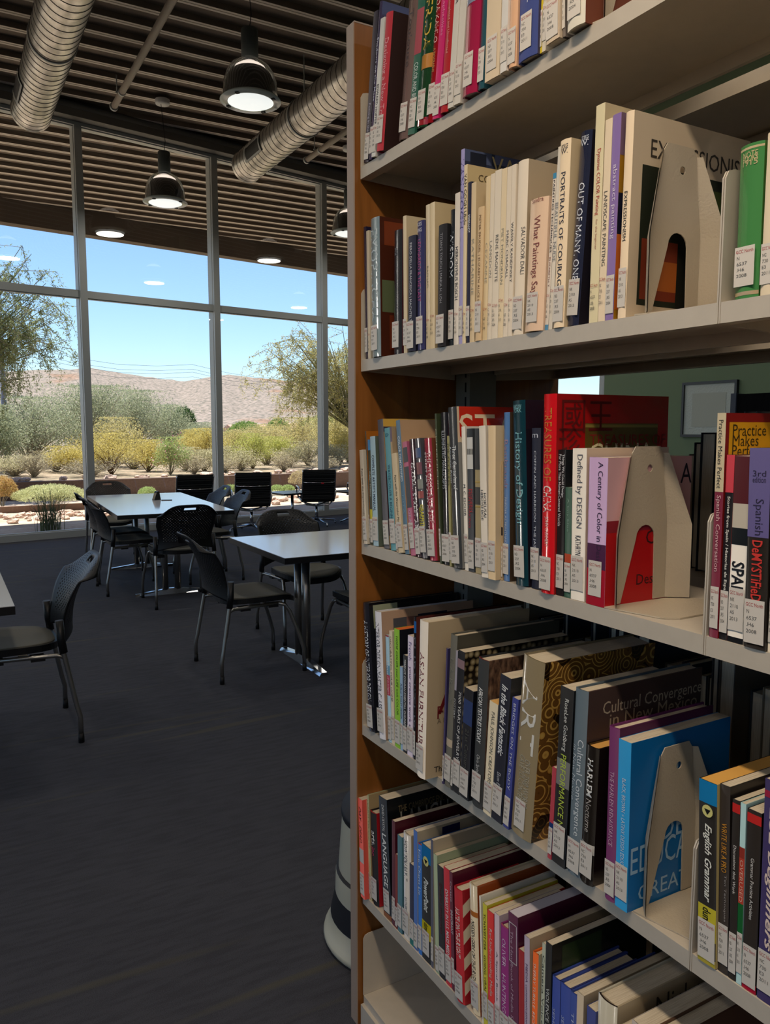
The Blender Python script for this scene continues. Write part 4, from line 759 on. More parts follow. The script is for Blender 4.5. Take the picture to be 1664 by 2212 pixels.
('E',1.3010,0.0339,0.249,0.0160,0.825,'#12110f','p','thick black presentation guide with a blue head and yellow foot',{'cov': '#b89a50', 'sr': [('#1c7cb8', 0, 0.14), ('#d8c41e', 0.66, 0.8)], 'badge': 0.13, 'T': [('PowerPoint', '#f2f2ea', 0.28, 0.57, 0, 0.5), ('dummies', '#1a1812', 0.67, 0.79, 0, 0.46)], 'dep': 0.19}),
('E',1.2661,0.0089,0.273,0.0176,0.825,'#45485a','p','narrow grey-navy spine behind the presentation guide',{'cov': '#b0a48e', 'dep': 0.24}),
('E',1.2491,0.0133,0.248,0.0478,0.825,'#94a386','p','pale green spine with a buff top',{'dep': 0.18}),
('E',1.2351,0.0216,0.232,0.0480,0.825,'#151113','p','black paperback with dim maroon lettering',{'T': [('Divided Immersion', '#6a2c34', 0.15, 0.6, 0, 0.4)], 'dep': 0.17}),
('E',1.2116,0.0204,0.239,0.0538,0.825,'#b01c2a','p','red paperback about diversity with white capitals',{'T': [('DIVERSITY IN U.S. MASS MEDIA', '#f0dcd8', 0.18, 0.78, 0, 0.5)], 'dep': 0.18}),
('E',1.1899,0.0100,0.240,0.0566,0.825,'#54172a','p','wine-red spine with a white scribbled title',{'T': [('Cortese', '#d8c0c4', 0.08, 0.25, 0, 0.5), ('IMMIGRANT', '#e8e0e0', 0.32, 0.52, 0, 0.7)], 'dep': 0.19}),
('E',1.1664,0.0273,0.224,0.0615,0.817,'#aa1824','h','red hardcover with a cream-striped cover and large H R',{'cov': '#98141e', 'T': [('HATE ON THE RIGHT', '#eed8cc', 0.17, 0.6, 0, 0.5)], 'stripes': 1, 'ct': [('H', '#e4d8c0', 0.28, 0.55, 0.035), ('R', '#e4d8c0', 0.28, 0.69, 0.035)], 'dep': 0.16}),
('E',1.1256,0.0242,0.250,0.0626,0.825,'#cfc2a6','j','cream plastic-wrapped hardcover with black capitals and a rust cover',{'cov': '#9a4a20', 'sr': [('#c87430', 0.2, 0.24)], 'T': [('MESSENGERS OF THE RIGHT', '#2a2824', 0.27, 0.78, 0, 0.42)], 'dep': 0.18}),
('E',1.0907,0.0040,0.242,0.0608,0.825,'#dcd8cc','p','thin white edge before the chartreuse spine',{'dep': 0.18}),
('E',1.0861,0.0126,0.234,0.0374,0.825,'#b4ae2c','p','chartreuse spine with dark slim capitals',{'T': [('SCHWEITZER   GOING VIRAL', '#3a3a14', 0.08, 0.72, 0, 0.5)], 'dep': 0.17}),
('E',1.0723,0.0185,0.229,0.0371,0.825,'#c42a24','p','brick-red paperback with a cream and black title',{'T': [('Re-Understanding Media', '#f0d8c8', 0.14, 0.7, 0, 0.5)], 'dep': 0.17}),
('E',1.0528,0.0141,0.235,0.0308,0.825,'#bdaeb8','p','mauve-white spine with a grey curl',{'T': [('A Spiral Book', '#5a5266', 0.3, 0.7, 0, 0.4)], 'dep': 0.15}),
('E',1.0379,0.0244,0.223,0.0296,0.825,'#82206f','h','magenta-purple hardcover with spaced white capitals',{'hc': '#a04a58', 'T': [('OLIVER   HUNTING', '#e4c8dc', 0.1, 0.72, 0, 0.4)], 'dep': 0.13}),
('E',1.0120,0.0261,0.260,0.0338,0.825,'#531a3c','p','thick aubergine handbook with a white outlined panel',{'cov': '#4c1030', 'T': [('The Handbook of Media Sex', '#c8a8b8', 0.12, 0.8, 0.1, 0.26)], 'frame': 1, 'dep': 0.19, 'pc': '#cfc8d0'}),
('E',0.9853,0.0151,0.208,0.0304,0.825,'#8c141b','p','short garnet paperback',{'dep': 0.12}),
('E',0.9696,0.0138,0.241,0.0304,0.825,'#a298ac','p','lavender-grey spine with a buff top',{'cov': '#b8a68c', 'T': [('MEDIA communication', '#6a4a78', 0.2, 0.65, 0, 0.4)], 'dep': 0.2}),
('E',0.9552,0.0140,0.225,0.0000,0.825,'#e2641e','h','vivid orange hardcover with cream capitals',{'cov': '#cfc0a0', 'T': [('SHERRY TURKLE  RECLAIMING', '#f4e0cc', 0.08, 0.75, 0, 0.42)], 'dep': 0.14}),
('E',0.9309,0.0082,0.255,0.0000,0.825,'#a0a898','p','grey-green slim spine right of the vivid orange one',{'T': [('Camera Voices', '#40443c', 0.08, 0.6, 0, 0.6)], 'dep': 0.18}),
('E',0.9221,0.0145,0.263,0.0000,0.825,'#111111','p','black paperback with dim green cover and white slanted title',{'cov': '#10120d', 'T': [('VIOLENCE IN THE MEDIA', '#dcdcd4', 0.3, 0.85, 0, 0.5)], 'cr': [('#24361a', 0.1, 0.5, 0.03, 0.3)], 'dep': 0.22}),
('E',0.9070,0.0188,0.213,0.0000,0.825,'#2f4494','h','first royal-blue semiotics reference volume',{'T': [('SEMIOTICS', '#b8c0dc', 0.25, 0.6, 0.1, 0.3)], 'dep': 0.15, 'cov': '#343a70'}),
('E',0.8875,0.0229,0.214,0.0000,0.825,'#2f4494','h','second royal-blue semiotics reference volume',{'T': [('SEMIOTICS', '#b8c0dc', 0.25, 0.6, 0.1, 0.3)], 'dep': 0.15, 'cov': '#343a70'}),
('E',0.8637,0.0149,0.214,0.0000,0.825,'#31468f','h','narrower royal-blue volume left of the cream spine',{'T': [('THEATRES', '#b8c0dc', 0.15, 0.6, 0.0, 0.4)], 'dep': 0.19, 'cov': '#343a70'}),
('E',0.8482,0.0144,0.224,0.0000,0.825,'#bcae98','p','buff spine with small dark bold lettering',{'cov': '#b0a088', 'T': [('Saussure', '#2c2824', 0.3, 0.6, 0, 0.36)], 'dep': 0.2}),
('E',0.8261,0.0182,0.215,0.0000,0.825,'#343f80','p','short dusk-blue paperback',{'T': [('PHILO', '#a8a4cc', 0.2, 0.6, 0, 0.4)], 'dep': 0.1}),
('E',0.8074,0.0383,0.248,0.0000,0.825,'#c2bca8','j','fat cream jacketed hardcover with a slanted script cover and dark cloth head',{'hc': '#2a1c16', 'cov': '#b4a488', 'ct': [('Nicholas', '#3a2f24', 0.35, 0.06, 0.04)], 'dep': 0.24}),
('E',0.7601,0.0221,0.228,0.0000,0.825,'#c8b8a0','p','pale volume at the bottom edge left of the brown-sided one',{'dep': 0.2}),
('E',0.7375,0.0296,0.254,0.0000,0.825,'#b4aaa0','p','pale volume with a dark brown side at the bottom edge',{'cov': '#2c211c', 'dep': 0.26}),
('E',0.7034,0.0304,0.263,0.0000,0.825,'#5a3f2c','h','brown volume with a buff top at the lower right corner',{'cov': '#4a2c1c', 'dep': 0.27}),
]
for i, (sh, Y, t, h, lean, X, col, kind, lab, o) in enumerate(BOOKS):
    if lab.startswith('dark green-grey textiles'): o['col_weave'] = 1
    if sh == 'B' and col[1] in 'cd' and kind == 'p' and t < .022: o['clr'] = 1
    e = book(Y, t, h, X, ZS[sh], lean, col, kind, o, i)
    full = lab + ', on the ' + SHN[sh]
    if len(full.split()) > 16: full = lab + ', ' + SHN[sh].split(' from')[0]
    if len(full.split()) > 16: full = lab
    tag(e, full, 'book', 'library books on the ' + SHN[sh])
# far side of the double-faced case: dim fore-edges
tones = ['#3a3436', '#5c5248', '#6a2428', '#2c3440', '#857a68', '#4a4a4a', '#20242c', '#6e6658', '#5a3038', '#38424a']
for sh in 'BCDE':
    y = 1.52 if sh in 'DE' else (1.0 if sh == 'C' else .95)
    first = None; meshes = {}
    while y > .68:
        t = rnd.choice((.014, .019, .024, .031)); h = rnd.choice((.21, .232, .25, .285 if sh != 'B' else .25)); cc = rnd.choice(tones)
        if y - t < .672: break
        key = (t, h, cc)
        e = empty('book', (1.385, y, ZS[sh] + .0004), math.pi, 'dim book on the far side of the %s, seen fore-edge first' % SHN[sh], 'book', 'far-side books of the ' + SHN[sh])
        if key not in meshes:
            m = MB().m(cmat(cc, 'h')); d = .2 * h / .25; m.box(0, .003, 0, t, 0, h).box(.003, d, 0, .002, 0, h).box(.003, d, t - .002, t, 0, h); me1 = m.mesh('cover')
            m = MB().m(M_PAGES).box(.0032, d - .004, .0021, t - .0021, .003, h - .003); meshes[key] = (me1, m.mesh('page_block'))
        link_mesh('cover', meshes[key][0], e); link_mesh('page_block', meshes[key][1], e)
        y -= t + .0012
# ---------------------------------------------------------------- stacking chairs
def back_shell():
    nu, nv = 40, 34
    def P(u, v):
        z = .455 + .385 * v; w = .232 - .03 * math.sin(min(v / .55, 1) * math.pi) * .7 + .008 * v
        if v > .86: q = (v - .86) / .14; w *= math.sqrt(max(0, 1 - q * q * .16))
        corner = abs(u) ** 4 * .085 * max(0, (v - .75) / .25)
        y = -.195 - .03 * v - .14 * v ** 2.8 - .075 * (1 - u * u) * (1 - .45 * v)
        zz = z - corner + (.045 * (1 - abs(u) ** 1.5) * max(0, 1 - v * 4))
        return Vector((u * w, y, zz))
    mb = MB().m(M_BLACKP); grid = [[mb.b.verts.new(P(-1 + 2 * i / nu, j / nv)) for i in range(nu + 1)] for j in range(nv + 1)]
    for j in range(nv):
        for i in range(nu):
            u, v = -1 + 2 * (i + .5) / nu, (j + .5) / nv
            if abs(u) < .2 and .89 < v < .955: continue        # hand grip
            q = (grid[j][i], grid[j][i + 1], grid[j + 1][i + 1], grid[j + 1][i])
            hole = abs(u) < .86 and .2 < v < .965 and (i + j) % 2 == 0 and not (abs(u) < .28 and v > .85)
            if hole:
                c_ = sum((p.co for p in q), Vector()) / 4; k = [mb.b.verts.new(c_ + (p.co - c_) * .55) for p in q]
                for a in range(4):
                    mb.b.faces.new((q[a], q[(a + 1) % 4], k[(a + 1) % 4], k[a]))
            else: mb.b.faces.new(q)
    for f in mb.b.faces: f.smooth = True
    return mb
def stacking_chair():
    o = empty('stacking_chair', (0, 0, 0))
    bk = back_shell().obj('backrest', o); md = bk.modifiers.new('thick', 'SOLIDIFY'); md.thickness = .007
    # seat: rounded dished pan with a fabric top
    def seat(scale, z0, th):
        pts = []
        n = 40
        for k in range(n):
            a = 2 * math.pi * k / n; c_, s_ = math.cos(a), math.sin(a)
            x = .228 * (abs(c_) ** .62) * (1 if c_ > 0 else -1); y = .225 * (abs(s_) ** .62) * (1 if s_ > 0 else -1)
            x *= 1 - .08 * (y < 0) * abs(y) / .22
            pts.append((x * scale, y * scale + .02))
        return pts
    def zf(x, y): return .455 - .012 * math.exp(-(x * x + (y + .03) ** 2) / .03) - .035 * max(0, (y - .12) / .13) ** 2 + .012 * (abs(x) / .22) ** 3
    def pan(mb, sc, z_off, th):
        rings = []
        for s_ in (1.0, .8, .55, .3, .05):
            rings.append([(x, y) for x, y in seat(sc * s_, 0, 0)])
        for sgn, zo in ((1, z_off), (-1, z_off - th)):
            vr = [[mb.b.verts.new((x, y, zf(x, y) + zo)) for x, y in r_] for r_ in rings]
            for a, b_ in zip(vr, vr[1:]):
                for k in range(40):
                    q = mb.b.faces.new((a[k], a[(k + 1) % 40], b_[(k + 1) % 40], b_[k])); q.smooth = True; q.material_index = mb.cur
            mb.b.faces.new(vr[-1]).material_index = mb.cur
            if sgn == 1: top = vr[0]
            else:
                for k in range(40):
                    q = mb.b.faces.new((top[k], top[(k + 1) % 40], vr[0][(k + 1) % 40], vr[0][k])); q.material_index = mb.cur
    mb = MB().m(M_BLACKP); pan(mb, 1.0, 0, .03); st = mb.obj('seat', o)
    mb = MB().m(M_SEAT); pan(mb, .94, .006, .008); mb.obj('seat_pad', st)
    for s in (-1, 1):
        # rear leg: floor, short upright, slopes forward up to the back sleeve
        MBr = MB().m(M_TUBE).tube([(s * .258, -.262, .03), (s * .256, -.262, .12), (s * .252, -.25, .17), (s * .24, -.205, .42), (s * .237, -.19, .5)], .0115, 10)
        l = MBr.obj('leg', o); MB().m(M_TIP).tube([(s * .258, -.262, 0), (s * .258, -.262, .045)], .0135, 10).obj('foot_cap', l)
        l = MB().m(M_TUBE).tube([(s * .252, .245, .03), (s * .251, .243, .13), (s * .245, .225, .2), (s * .222, .165, .37), (s * .215, .14, .405), (s * .21, .10, .418)], .0115, 10).obj('leg', o)
        MB().m(M_TIP).tube([(s * .252, .245, 0), (s * .252, .245, .045)], .0135, 10).obj('foot_cap', l)
        MB().m(M_TUBE).tube([(s * .21, .10, .418), (s * .212, -.1, .412), (s * .225, -.18, .412), (s * .241, -.208, .405)], .0105, 10).box(s * .16, s * .2, -.06, -.02, .412, .43).obj('seat_rail', o)
        MB().m(M_BLACKP).tube([(s * .240, -.205, .425), (s * .238, -.196, .49), (s * .235, -.192, .575)], .018, 12).obj('back_sleeve', o)
        for ya, yb, zz in ((-.13, -.07, .392), (.04, .1, .396)): MB().m(M_BLACKP).box(min(s * .15, s * .215), max(s * .15, s * .215), ya, yb, zz, zz + .02).obj('glide_block', o)
    return o
CH = [(1.49, 7.79, -90, 'black mesh-backed chair at the far left side of the window table'),
      (1.46, 7.20, -90, 'black mesh-backed chair at the near left side of the window table'),
      (1.70, 6.50, 0, 'black mesh-backed chair with its back to us at the near end of the window table'),
      (1.62, 8.95, 176, 'black mesh-backed chair at the far end of the window table, only its top showing'),
      (2.22, 8.0, 90, 'black chair tucked behind the right side of the window table, left of its neighbour'),
      (2.2, 7.35, 90, 'black chair tucked in at the right front corner of the window table'),
      (1.585, 4.46, -90, 'black mesh-backed chair standing left of the table by the bookcase'),
      (2.19, 5.02, 180, 'black mesh-backed chair behind the table by the bookcase'),
      (2.23, 4.05, 0, 'black chair partly hidden by the bookcase, in front of its table'),
      (.24, 3.98, 90, 'black mesh-backed chair in the left foreground facing the cut-off table')]
ch0 = stacking_chair()
for i, (x, y, a, lab) in enumerate(CH):
    o = ch0 if i == 0 else copy_tree(ch0)
    o.location = (x, y, 0); o.rotation_euler = (0, 0, R(a))
    tag(o, lab, 'chair', 'black stacking chairs with silver legs')
# ---------------------------------------------------------------- tables
def table(name, cx, cy, lx, ly, rz, label, bars, axis):
    o = empty(name, (cx, cy, 0), rz, label, 'table', 'white-topped reading tables')
    MB().m(M_BLK).box(-lx / 2, lx / 2, -ly / 2, ly / 2, .705, .738).obj('edge', o)
    tp = MB().m(M_TOP).box(-lx / 2 + .002, lx / 2 - .002, -ly / 2 + .002, ly / 2 - .002, .738, .7405).obj('table_top', o)
    for q in bars:
        M = Matrix.Translation((q, 0, 0)) if axis == 'y' else Matrix.Translation((0, q, 0)) @ Matrix.Rotation(R(90), 4, 'Z')
        l = MB().m(M_TUBE)
        for s in (-.055, .055):
            l.tube([M @ Vector((0, s, .04)), M @ Vector((0, s, .70))], .027, 14)
        l = l.obj('leg', o)
        ft = MB().m(M_CHROME); hl = .31
        for a, b_, h0, h1 in ((-hl, -.02, .018, .05), (-.02, .02, .05, .05), (.02, hl, .05, .018)):
            V = [M @ Vector(p) for p in ((-.03, a, .0), (.03, a, .0), (.03, b_, .0), (-.03, b_, .0), (-.018, a, h0), (.018, a, h0), (.018, b_, h1), (-.018, b_, h1))]
            for f_ in ((0, 3, 2, 1), (4, 5, 6, 7), (0, 1, 5, 4), (1, 2, 6, 5), (2, 3, 7, 6), (3, 0, 4, 7)): ft.face([V[k] for k in f_])
        ft.obj('foot_bar', o)
        br = MB().m(M_BLK); V0 = M @ Vector((-.04, -.28, .68)); V1 = M @ Vector((.04, .28, .705))
        br.box(min(V0.x, V1.x), max(V0.x, V1.x), min(V0.y, V1.y), max(V0.y, V1.y), .68, .7049); br.obj('top_plate', o)
    return o
table('reading_table', 1.745, 7.53, .96, 2.1, R(-2.7), 'long white table near the windows with a small dark sign on it', (-.72, .72), 'x')
table('reading_table', 2.35, 4.37, 1.52, .93, 0, 'white table running behind the bookcase end panel', (-.46, .46), 'y')
table('reading_table', -.53, 3.815, 1.52, .9, 0, 'white table cut off by the left edge of the picture', (-.46, .46), 'y')
o = empty('sign_holder', (1.83, 7.75, .7408), R(25), 'small dark tent sign standing on the long white table', 'sign')
MB().m(mat('dark_sign', '#1b1a16', .4)).prism([(-.045, 0), (.03, 0), (.012, .085), (-.012, .085)], 'y', -.02, .02).obj('sign_body', o)
MB().m(mat('sign_face', '#8a7a58', .4)).face([(-.0462, -.018, .006), (-.0462, .018, .006), (-.0142, .018, .078), (-.0142, -.018, .078)]).obj('sign_card', o, recalc=False)
c_ = MB().m(M_BLK).box(-.05, .05, -.012, .012, 0, .006).obj('table_grommet'); c_.location = (1.90, 7.66, .7408); c_.rotation_euler = (0, 0, R(-20)); tag(c_, 'flat black strip lying beside the dark tent sign', 'strip')
# ---------------------------------------------------------------- lounge chairs at the glass
def ribbed(profile, w, nrib):
    """curve (y,z) swept over width w, small cross ribs"""
    mb = MB().m(mat('black_mesh_sling', '#0d0e10', .6)); L = [0]
    pts = [Vector((0, a, b_)) for a, b_ in profile]
    fine = []
    for i in range(len(pts) - 1):
        for k in range(10): fine.append(pts[i].lerp(pts[i + 1], k / 10))
    fine.append(pts[-1]); n = len(fine)
    rows = []
    for i, p in enumerate(fine):
        d = (fine[min(i + 1, n - 1)] - fine[max(i - 1, 0)]).normalized(); nn = Vector((0, -d.z, d.y)); off = .004 * (i % 2)
        rows.append([p + nn * off + Vector((x, 0, 0)) for x in (-w / 2, w / 2)])
    th = Vector((0, 0, 0))
    for a, b_ in zip(rows, rows[1:]): mb.face([a[0], a[1], b_[1], b_[0]])
    return mb
def lounge():
    o = empty('lounge_chair', (0, 0, 0))
    prof = [(.27, .385), (.25, .405), (.05, .395), (-.17, .365), (-.225, .40), (-.25, .5), (-.30, .66), (-.34, .80), (-.355, .835)]
    s = ribbed(prof, .46, 5).obj('sling', o); md = s.modifiers.new('thick', 'SOLIDIFY'); md.thickness = .012
    for sx in (-1, 1):
        MB().m(M_CHROME).tube([(sx * .238, y, z) for y, z in prof], .011, 8).obj('side_frame', o)
        MB().m(M_CHROME).tube([(sx * .24, .16, .39), (sx * .265, .2, .5), (sx * .27, .16, .575), (sx * .27, -.08, .565), (sx * .265, -.2, .5), (sx * .243, -.235, .43)], .011, 8).obj('armrest', o)
    MB().m(M_CHROME).tube([(-.235, -.3, .66), (-.2, -.35, .655), (0, -.375, .65), (.2, -.35, .655), (.235, -.3, .66)], .009, 8).obj('back_spreader', o)
    MB().m(M_CHROME).tube([(-.235, -.19, .385), (-.17, -.19, .32), (0, -.13, .29), (.17, -.19, .32), (.235, -.19, .385)], .011, 8).tube([(-.235, .15, .385), (-.15, .1, .32), (0, .0, .29), (.15, .1, .32), (.235, .15, .385)], .011, 8).obj('seat_support', o)
    MB().m(M_CHROME).tube([(0, -.03, .07), (0, -.03, .3)], [.028, .02], 12).obj('column', o)
    for k in range(4):
        a = R(90 * k + 20); dx, dy = math.cos(a), math.sin(a)
        l = MB().m(M_CHROME).tube([(.02 * dx, -.03 + .02 * dy, .085), (.18 * dx, -.03 + .18 * dy, .07), (.31 * dx, -.03 + .31 * dy, .055), (.325 * dx, -.03 + .325 * dy, .04)], [.02, .014, .011, .011], 8).obj('leg', o)
        MB().m(M_CHROME).tube([(.322 * dx, -.03 + .322 * dy, .0), (.322 * dx, -.03 + .322 * dy, .045)], .012, 8).obj('foot_cap', l)
    return o
l0 = lounge()
for i, (x, y, a, lab) in enumerate([(2.86, 10.36, 0, 'black sling lounge chair behind the window table, leftmost by the glass'), (3.78, 10.5, -14, 'black sling lounge chair with its back to us, second by the glass'),
                                    (4.88, 10.72, -16, 'black sling lounge chair third by the glass, red tag on its back'), (5.85, 10.9, -4, 'black sling lounge chair mostly hidden by the bookcase')]):
    o = l0 if i == 0 else copy_tree(l0); o.location = (x, y, 0); o.rotation_euler = (0, 0, R(a)); tag(o, lab, 'lounge chair', 'sling lounge chairs facing the glass')
MB().m(mat('red_tag', '#c01828', .5)).box(.02, .06, -.384, -.378, .635, .655).obj('red_tag', [q for q in bpy.data.objects if q.get('label', '').endswith('red tag on its back')][0])
def side_table(x, y, label):
    o = empty('side_table', (x, y, 0), R(10), label, 'side table', 'low black side tables between the lounge chairs')
    MB().m(mat('black_table_top', '#16181c', .25)).box(-.3, .3, -.25, .25, .475, .5).obj('table_top', o)
    MB().m(M_CHROME).tube([(0, 0, .05), (0, 0, .475)], .022, 12).obj('column', o)
    for k in range(4):
        a = R(90 * k + 35)
        MB().m(M_CHROME).tube([(0, 0, .09), (.15 * math.cos(a), .15 * math.sin(a), .07), (.29 * math.cos(a), .29 * math.sin(a), .015)], [.02, .014, .012], 8).obj('leg', o)
side_table(4.52, 10.78, 'low black side table between the second and third lounge chairs')
side_table(5.5, 10.55, 'low black side table beside the bookcase edge, by the third lounge chair')
# ---------------------------------------------------------------- kick step stool
o = empty('step_stool', (1.085, 1.815, 0), 0, 'round cream and black step stool on the carpet behind the end panel', 'step stool')
M_CR = mat('cream_enamel', '#b9b8a6', .4); M_NV = mat('black_rubber_band', '#0d0d14', .6)
MB().m(M_CR).lathe([(.222, .012), (.226, .02), (.224, .03), (.214, .036), (.205, .08)], 48).obj('base_skirt', o)
MB().m(M_NV).lathe([(.2055, .08), (.198, .115), (.192, .145)], 48).obj('bumper_band', o)
MB().m(M_CR).lathe([(.192, .145), (.19, .2), (.189, .206)], 48).obj('lower_drum', o)
MB().m(M_NV).lathe([(.189, .206), (.184, .212), (.001, .213)], 48).obj('lower_tread', o)
MB().m(M_CR).lathe([(.182, .213), (.176, .3), (.171, .36)], 48).obj('upper_drum', o)
MB().m(M_NV).lathe([(.172, .36), (.175, .375), (.171, .388), (.001, .39)], 48).obj('top_tread', o)
MB().m(mat('tan_strip', '#8a7454', .6)).box(-.186, -.176, -.09, -.06, .215, .3).obj('side_label', o)
# ---------------------------------------------------------------- on the green partition
o = empty('picture_frame', (6.485, 5.12, 1.35), 0, 'black framed picture with a silvery mat on the green wall', 'picture')
m = MB().m(mat('frame_black', '#14151c', .35))
for a in ((-.31, -.285, 0, .535), (.285, .31, 0, .535)): m.box(-.02, .015, a[0], a[1], a[2], a[3])
m.box(-.02, .015, -.285, .285, .51, .535).box(-.02, .015, -.285, .285, 0, .025); m.obj('frame', o)
MB().m(mat('silver_mat', '#b4bab0', .3, bump=(60, .5))).box(-.004, .01, -.285, .285, .025, .51).obj('mat_board', o)
MB().m(mat('print_grey', '#a9ab9c', .4)).box(-.007, -.004, -.19, .19, .1, .425).obj('print', o)
o = empty('black_cabinet', (4.62, 2.9, 0), 0, 'tall black wood-grained cabinet beyond the shelves at the right', 'cabinet')
MB().m(mat('black_grain', '#08080b', .95, spec=.1, bump=(30, .6, (1, 1, .1)))).box(0, .5, -.62, .545, .0, 1.66).obj('body', o)
MB().m(mat('slate_blue_edge', '#2c3342', .6)).box(-.012, .5, .545, .57, 0, 1.665).box(-.012, 0, .53, .545, 0, 1.665).obj('side_edge', o)
# ---------------------------------------------------------------- outdoors
def m_ground(nt, b, tc):
    t = noise(nt, mapped(nt, tc), 14, 6); t2 = noise(nt, mapped(nt, tc), 1.2, 3)
    mx = nt.nodes.new('ShaderNodeMath'); mx.operation = 'MULTIPLY_ADD'; mx.inputs[1].default_value = .6; nt.links.new(t, mx.inputs[0]); nt.links.new(t2, mx.inputs[2])
    nt.links.new(ramp(nt, mx.outputs[0], [(.5, '#a08a78'), (.75, '#b8a592'), (.95, '#cdbdaa')]), b.inputs['Base Color']); bump(nt, b, t, .8, .03)
def m_hill(nt, b, tc):
    t = noise(nt, mapped(nt, tc, (1, 1, 1)), .7, 4); t2 = noise(nt, mapped(nt, tc), .028, 4)
    c1 = ramp(nt, t, [(.38, '#605a50'), (.5, '#847669'), (.6, '#94847a')]); c2 = ramp(nt, t2, [(.5, '#ffffff'), (.6, '#ffffff'), (.68, '#ffe0c8')])
    m = nt.nodes.new('ShaderNodeMix'); m.data_type = 'RGBA'; m.blend_type = 'MULTIPLY'; m.inputs[0].default_value = 1
    nt.links.new(c1, m.inputs[6]); nt.links.new(c2, m.inputs[7]); nt.links.new(m.outputs[2], b.inputs['Base Color'])
M_GROUND = node_mat('desert_gravel', m_ground, .95)
def m_scrubland(nt, b, tc):
    t = noise(nt, mapped(nt, tc), 3, 6)
    nt.links.new(ramp(nt, t, [(.38, '#6e6450'), (.5, '#8e7e68'), (.65, '#a48e78')]), b.inputs['Base Color']); bump(nt, b, t, .8, .05)
M_SCRUB = node_mat('scrubland_soil', m_scrubland, .95); M_DARKGND = mat('unseen_dark_ground', '#3c3c3e', .9)
def gy(x, o): return wall_y(x) + o / .9856
g = MB().m(M_GROUND)
n = 40
for i in range(n):
    xa, xb = -30 + 70 * i / n, -30 + 70 * (i + 1) / n
    g.face([(xa, gy(xa, .1), -.1), (xb, gy(xb, .1), -.1), (xb, 18.44, -.1), (xa, 18.44, -.1)])
g.m(M_DARKGND); g.face([(-60, -60, -.15), (-8.7, -60, -.15), (-8.7, 18.6, -.15), (-60, 18.6, -.15)]); g.face([(-8.7, -60, -.15), (40, -60, -.15), (40, -9.2, -.15), (-8.7, -9.2, -.15)])  # unseen ground, darkened to cut sunlight bounced up into the room
o = g.obj('gravel_bed'); tag(o, 'brown gravel ground right outside the glass', 'ground', kind='stuff')
g = MB().m(M_SCRUB)
for i in range(30):
    xa, xb = -90 + 300 * i / 30, -90 + 300 * (i + 1) / 30
    for (ya, za), (yb, zb) in zip([(18.71, .24), (26, .28), (40, .2), (70, -1.0), (120, -2.2), (230, -2)], [(26, .28), (40, .2), (70, -1.0), (120, -2.2), (230, -2), (330, 0)]):
        g.face([(xa, ya, za), (xb, ya, za), (xb, yb, zb), (xa, yb, zb)])
tag(g.obj('desert_ground'), 'sandy desert ground behind the low retaining wall', 'ground', kind='stuff')
# retaining wall
w = MB().m(mat('brown_block', '#66524a', .9, noise=(20, .15), bump=(25, .6)))
w.box(-12, 11.5, 18.45, 18.7, -.12, .29); o = w.obj('retaining_wall'); tag(o, 'low brown retaining wall running behind the clipped shrubs', 'wall')
k = MB().m(mat('brown_curb', '#7c6254', .9, bump=(25, .5))); k.box(-6, 2.62, 15.75, 15.87, -.12, .02); tag(k.obj('planter_curb'), 'low brown curb in front of the rounded shrub', 'curb')
# stones in the sun
rnd = random.Random(11)
def stone_mesh(sd):
    r_ = random.Random(sd); bm = bmesh.new(); bmesh.ops.create_icosphere(bm, subdivisions=2, radius=1)
    for v in bm.verts: v.co *= 1 + r_.uniform(-.22, .2); v.co.z *= .6
    me = bpy.data.meshes.new('stone'); bm.to_mesh(me); bm.free(); me.materials.append(mat('pink_rock', '#cdb0a0', .9, noise=(4, .25))); return me
SM = [stone_mesh(s) for s in range(5)]
for i in range(150):
    x = rnd.uniform(-.6, 2.9) if i < 105 else rnd.uniform(3.1, 8.5); y = gy(x, rnd.uniform(2.9, 4.2)); s = rnd.uniform(.03, .1)
    o = bpy.data.objects.new('stone', SM[i % 5]); COL.objects.link(o); o.location = (x, y, -.1 + s * .35); o.scale = (s, s, s); o.rotation_euler = (0, 0, rnd.uniform(0, 6.3))
    tag(o, 'pinkish river stone lying in the sunlit strip outside the glass', 'stone', 'loose stones outside the glass')
for i in range(40):
    x = rnd.uniform(.5, 10.5); s = rnd.uniform(.05, .14)
    o = bpy.data.objects.new('stone', SM[i % 5]); COL.objects.link(o); o.location = (x, 18.85 + rnd.uniform(0, .5), .26 + s * .3); o.scale = (s, s, s); o.rotation_euler = (0, 0, rnd.uniform(0, 6.3))
    tag(o, 'reddish rock sitting on the earth behind the retaining wall', 'stone', 'rocks above the retaining wall')
# plants
def leaf_mat(c, c2):
    nm = 'leaves_' + c.strip('#') + c2.strip('#')
    if nm in MATS: return MATS[nm]
    m = bpy.data.materials.new(nm); m.use_nodes = True; nt = m.node_tree; b = nt.nodes['Principled BSDF']; b.inputs['Roughness'].default_value = .7
    gi = nt.nodes.new('ShaderNodeNewGeometry'); nt.links.new(ramp(nt, gi.outputs['Random Per Island'], [(0, c), (1, c2)]), b.inputs['Base Color'])
    b.inputs['Subsurface Weight'].default_value = 0
    tr = nt.nodes.new('ShaderNodeBsdfTranslucent'); mx = nt.nodes.new('ShaderNodeMixShader'); mx.inputs[0].default_value = .35
    out = [q for q in nt.nodes if q.type == 'OUTPUT_MATERIAL'][0]
    rr = nt.nodes.new('ShaderNodeRGB'); rr.outputs[0].default_value = lin(c2); nt.links.new(rr.outputs[0], tr.inputs[0])
    nt.links.new(b.outputs[0], mx.inputs[1]); nt.links.new(tr.outputs[0], mx.inputs[2]); nt.links.new(mx.outputs[0], out.inputs[0]); MATS[nm] = m; return m
M_TWIG = mat('grey_twigs', '#a39a88', .9)
M_TWIG2 = mat('brown_twigs', '#7a6450', .9)
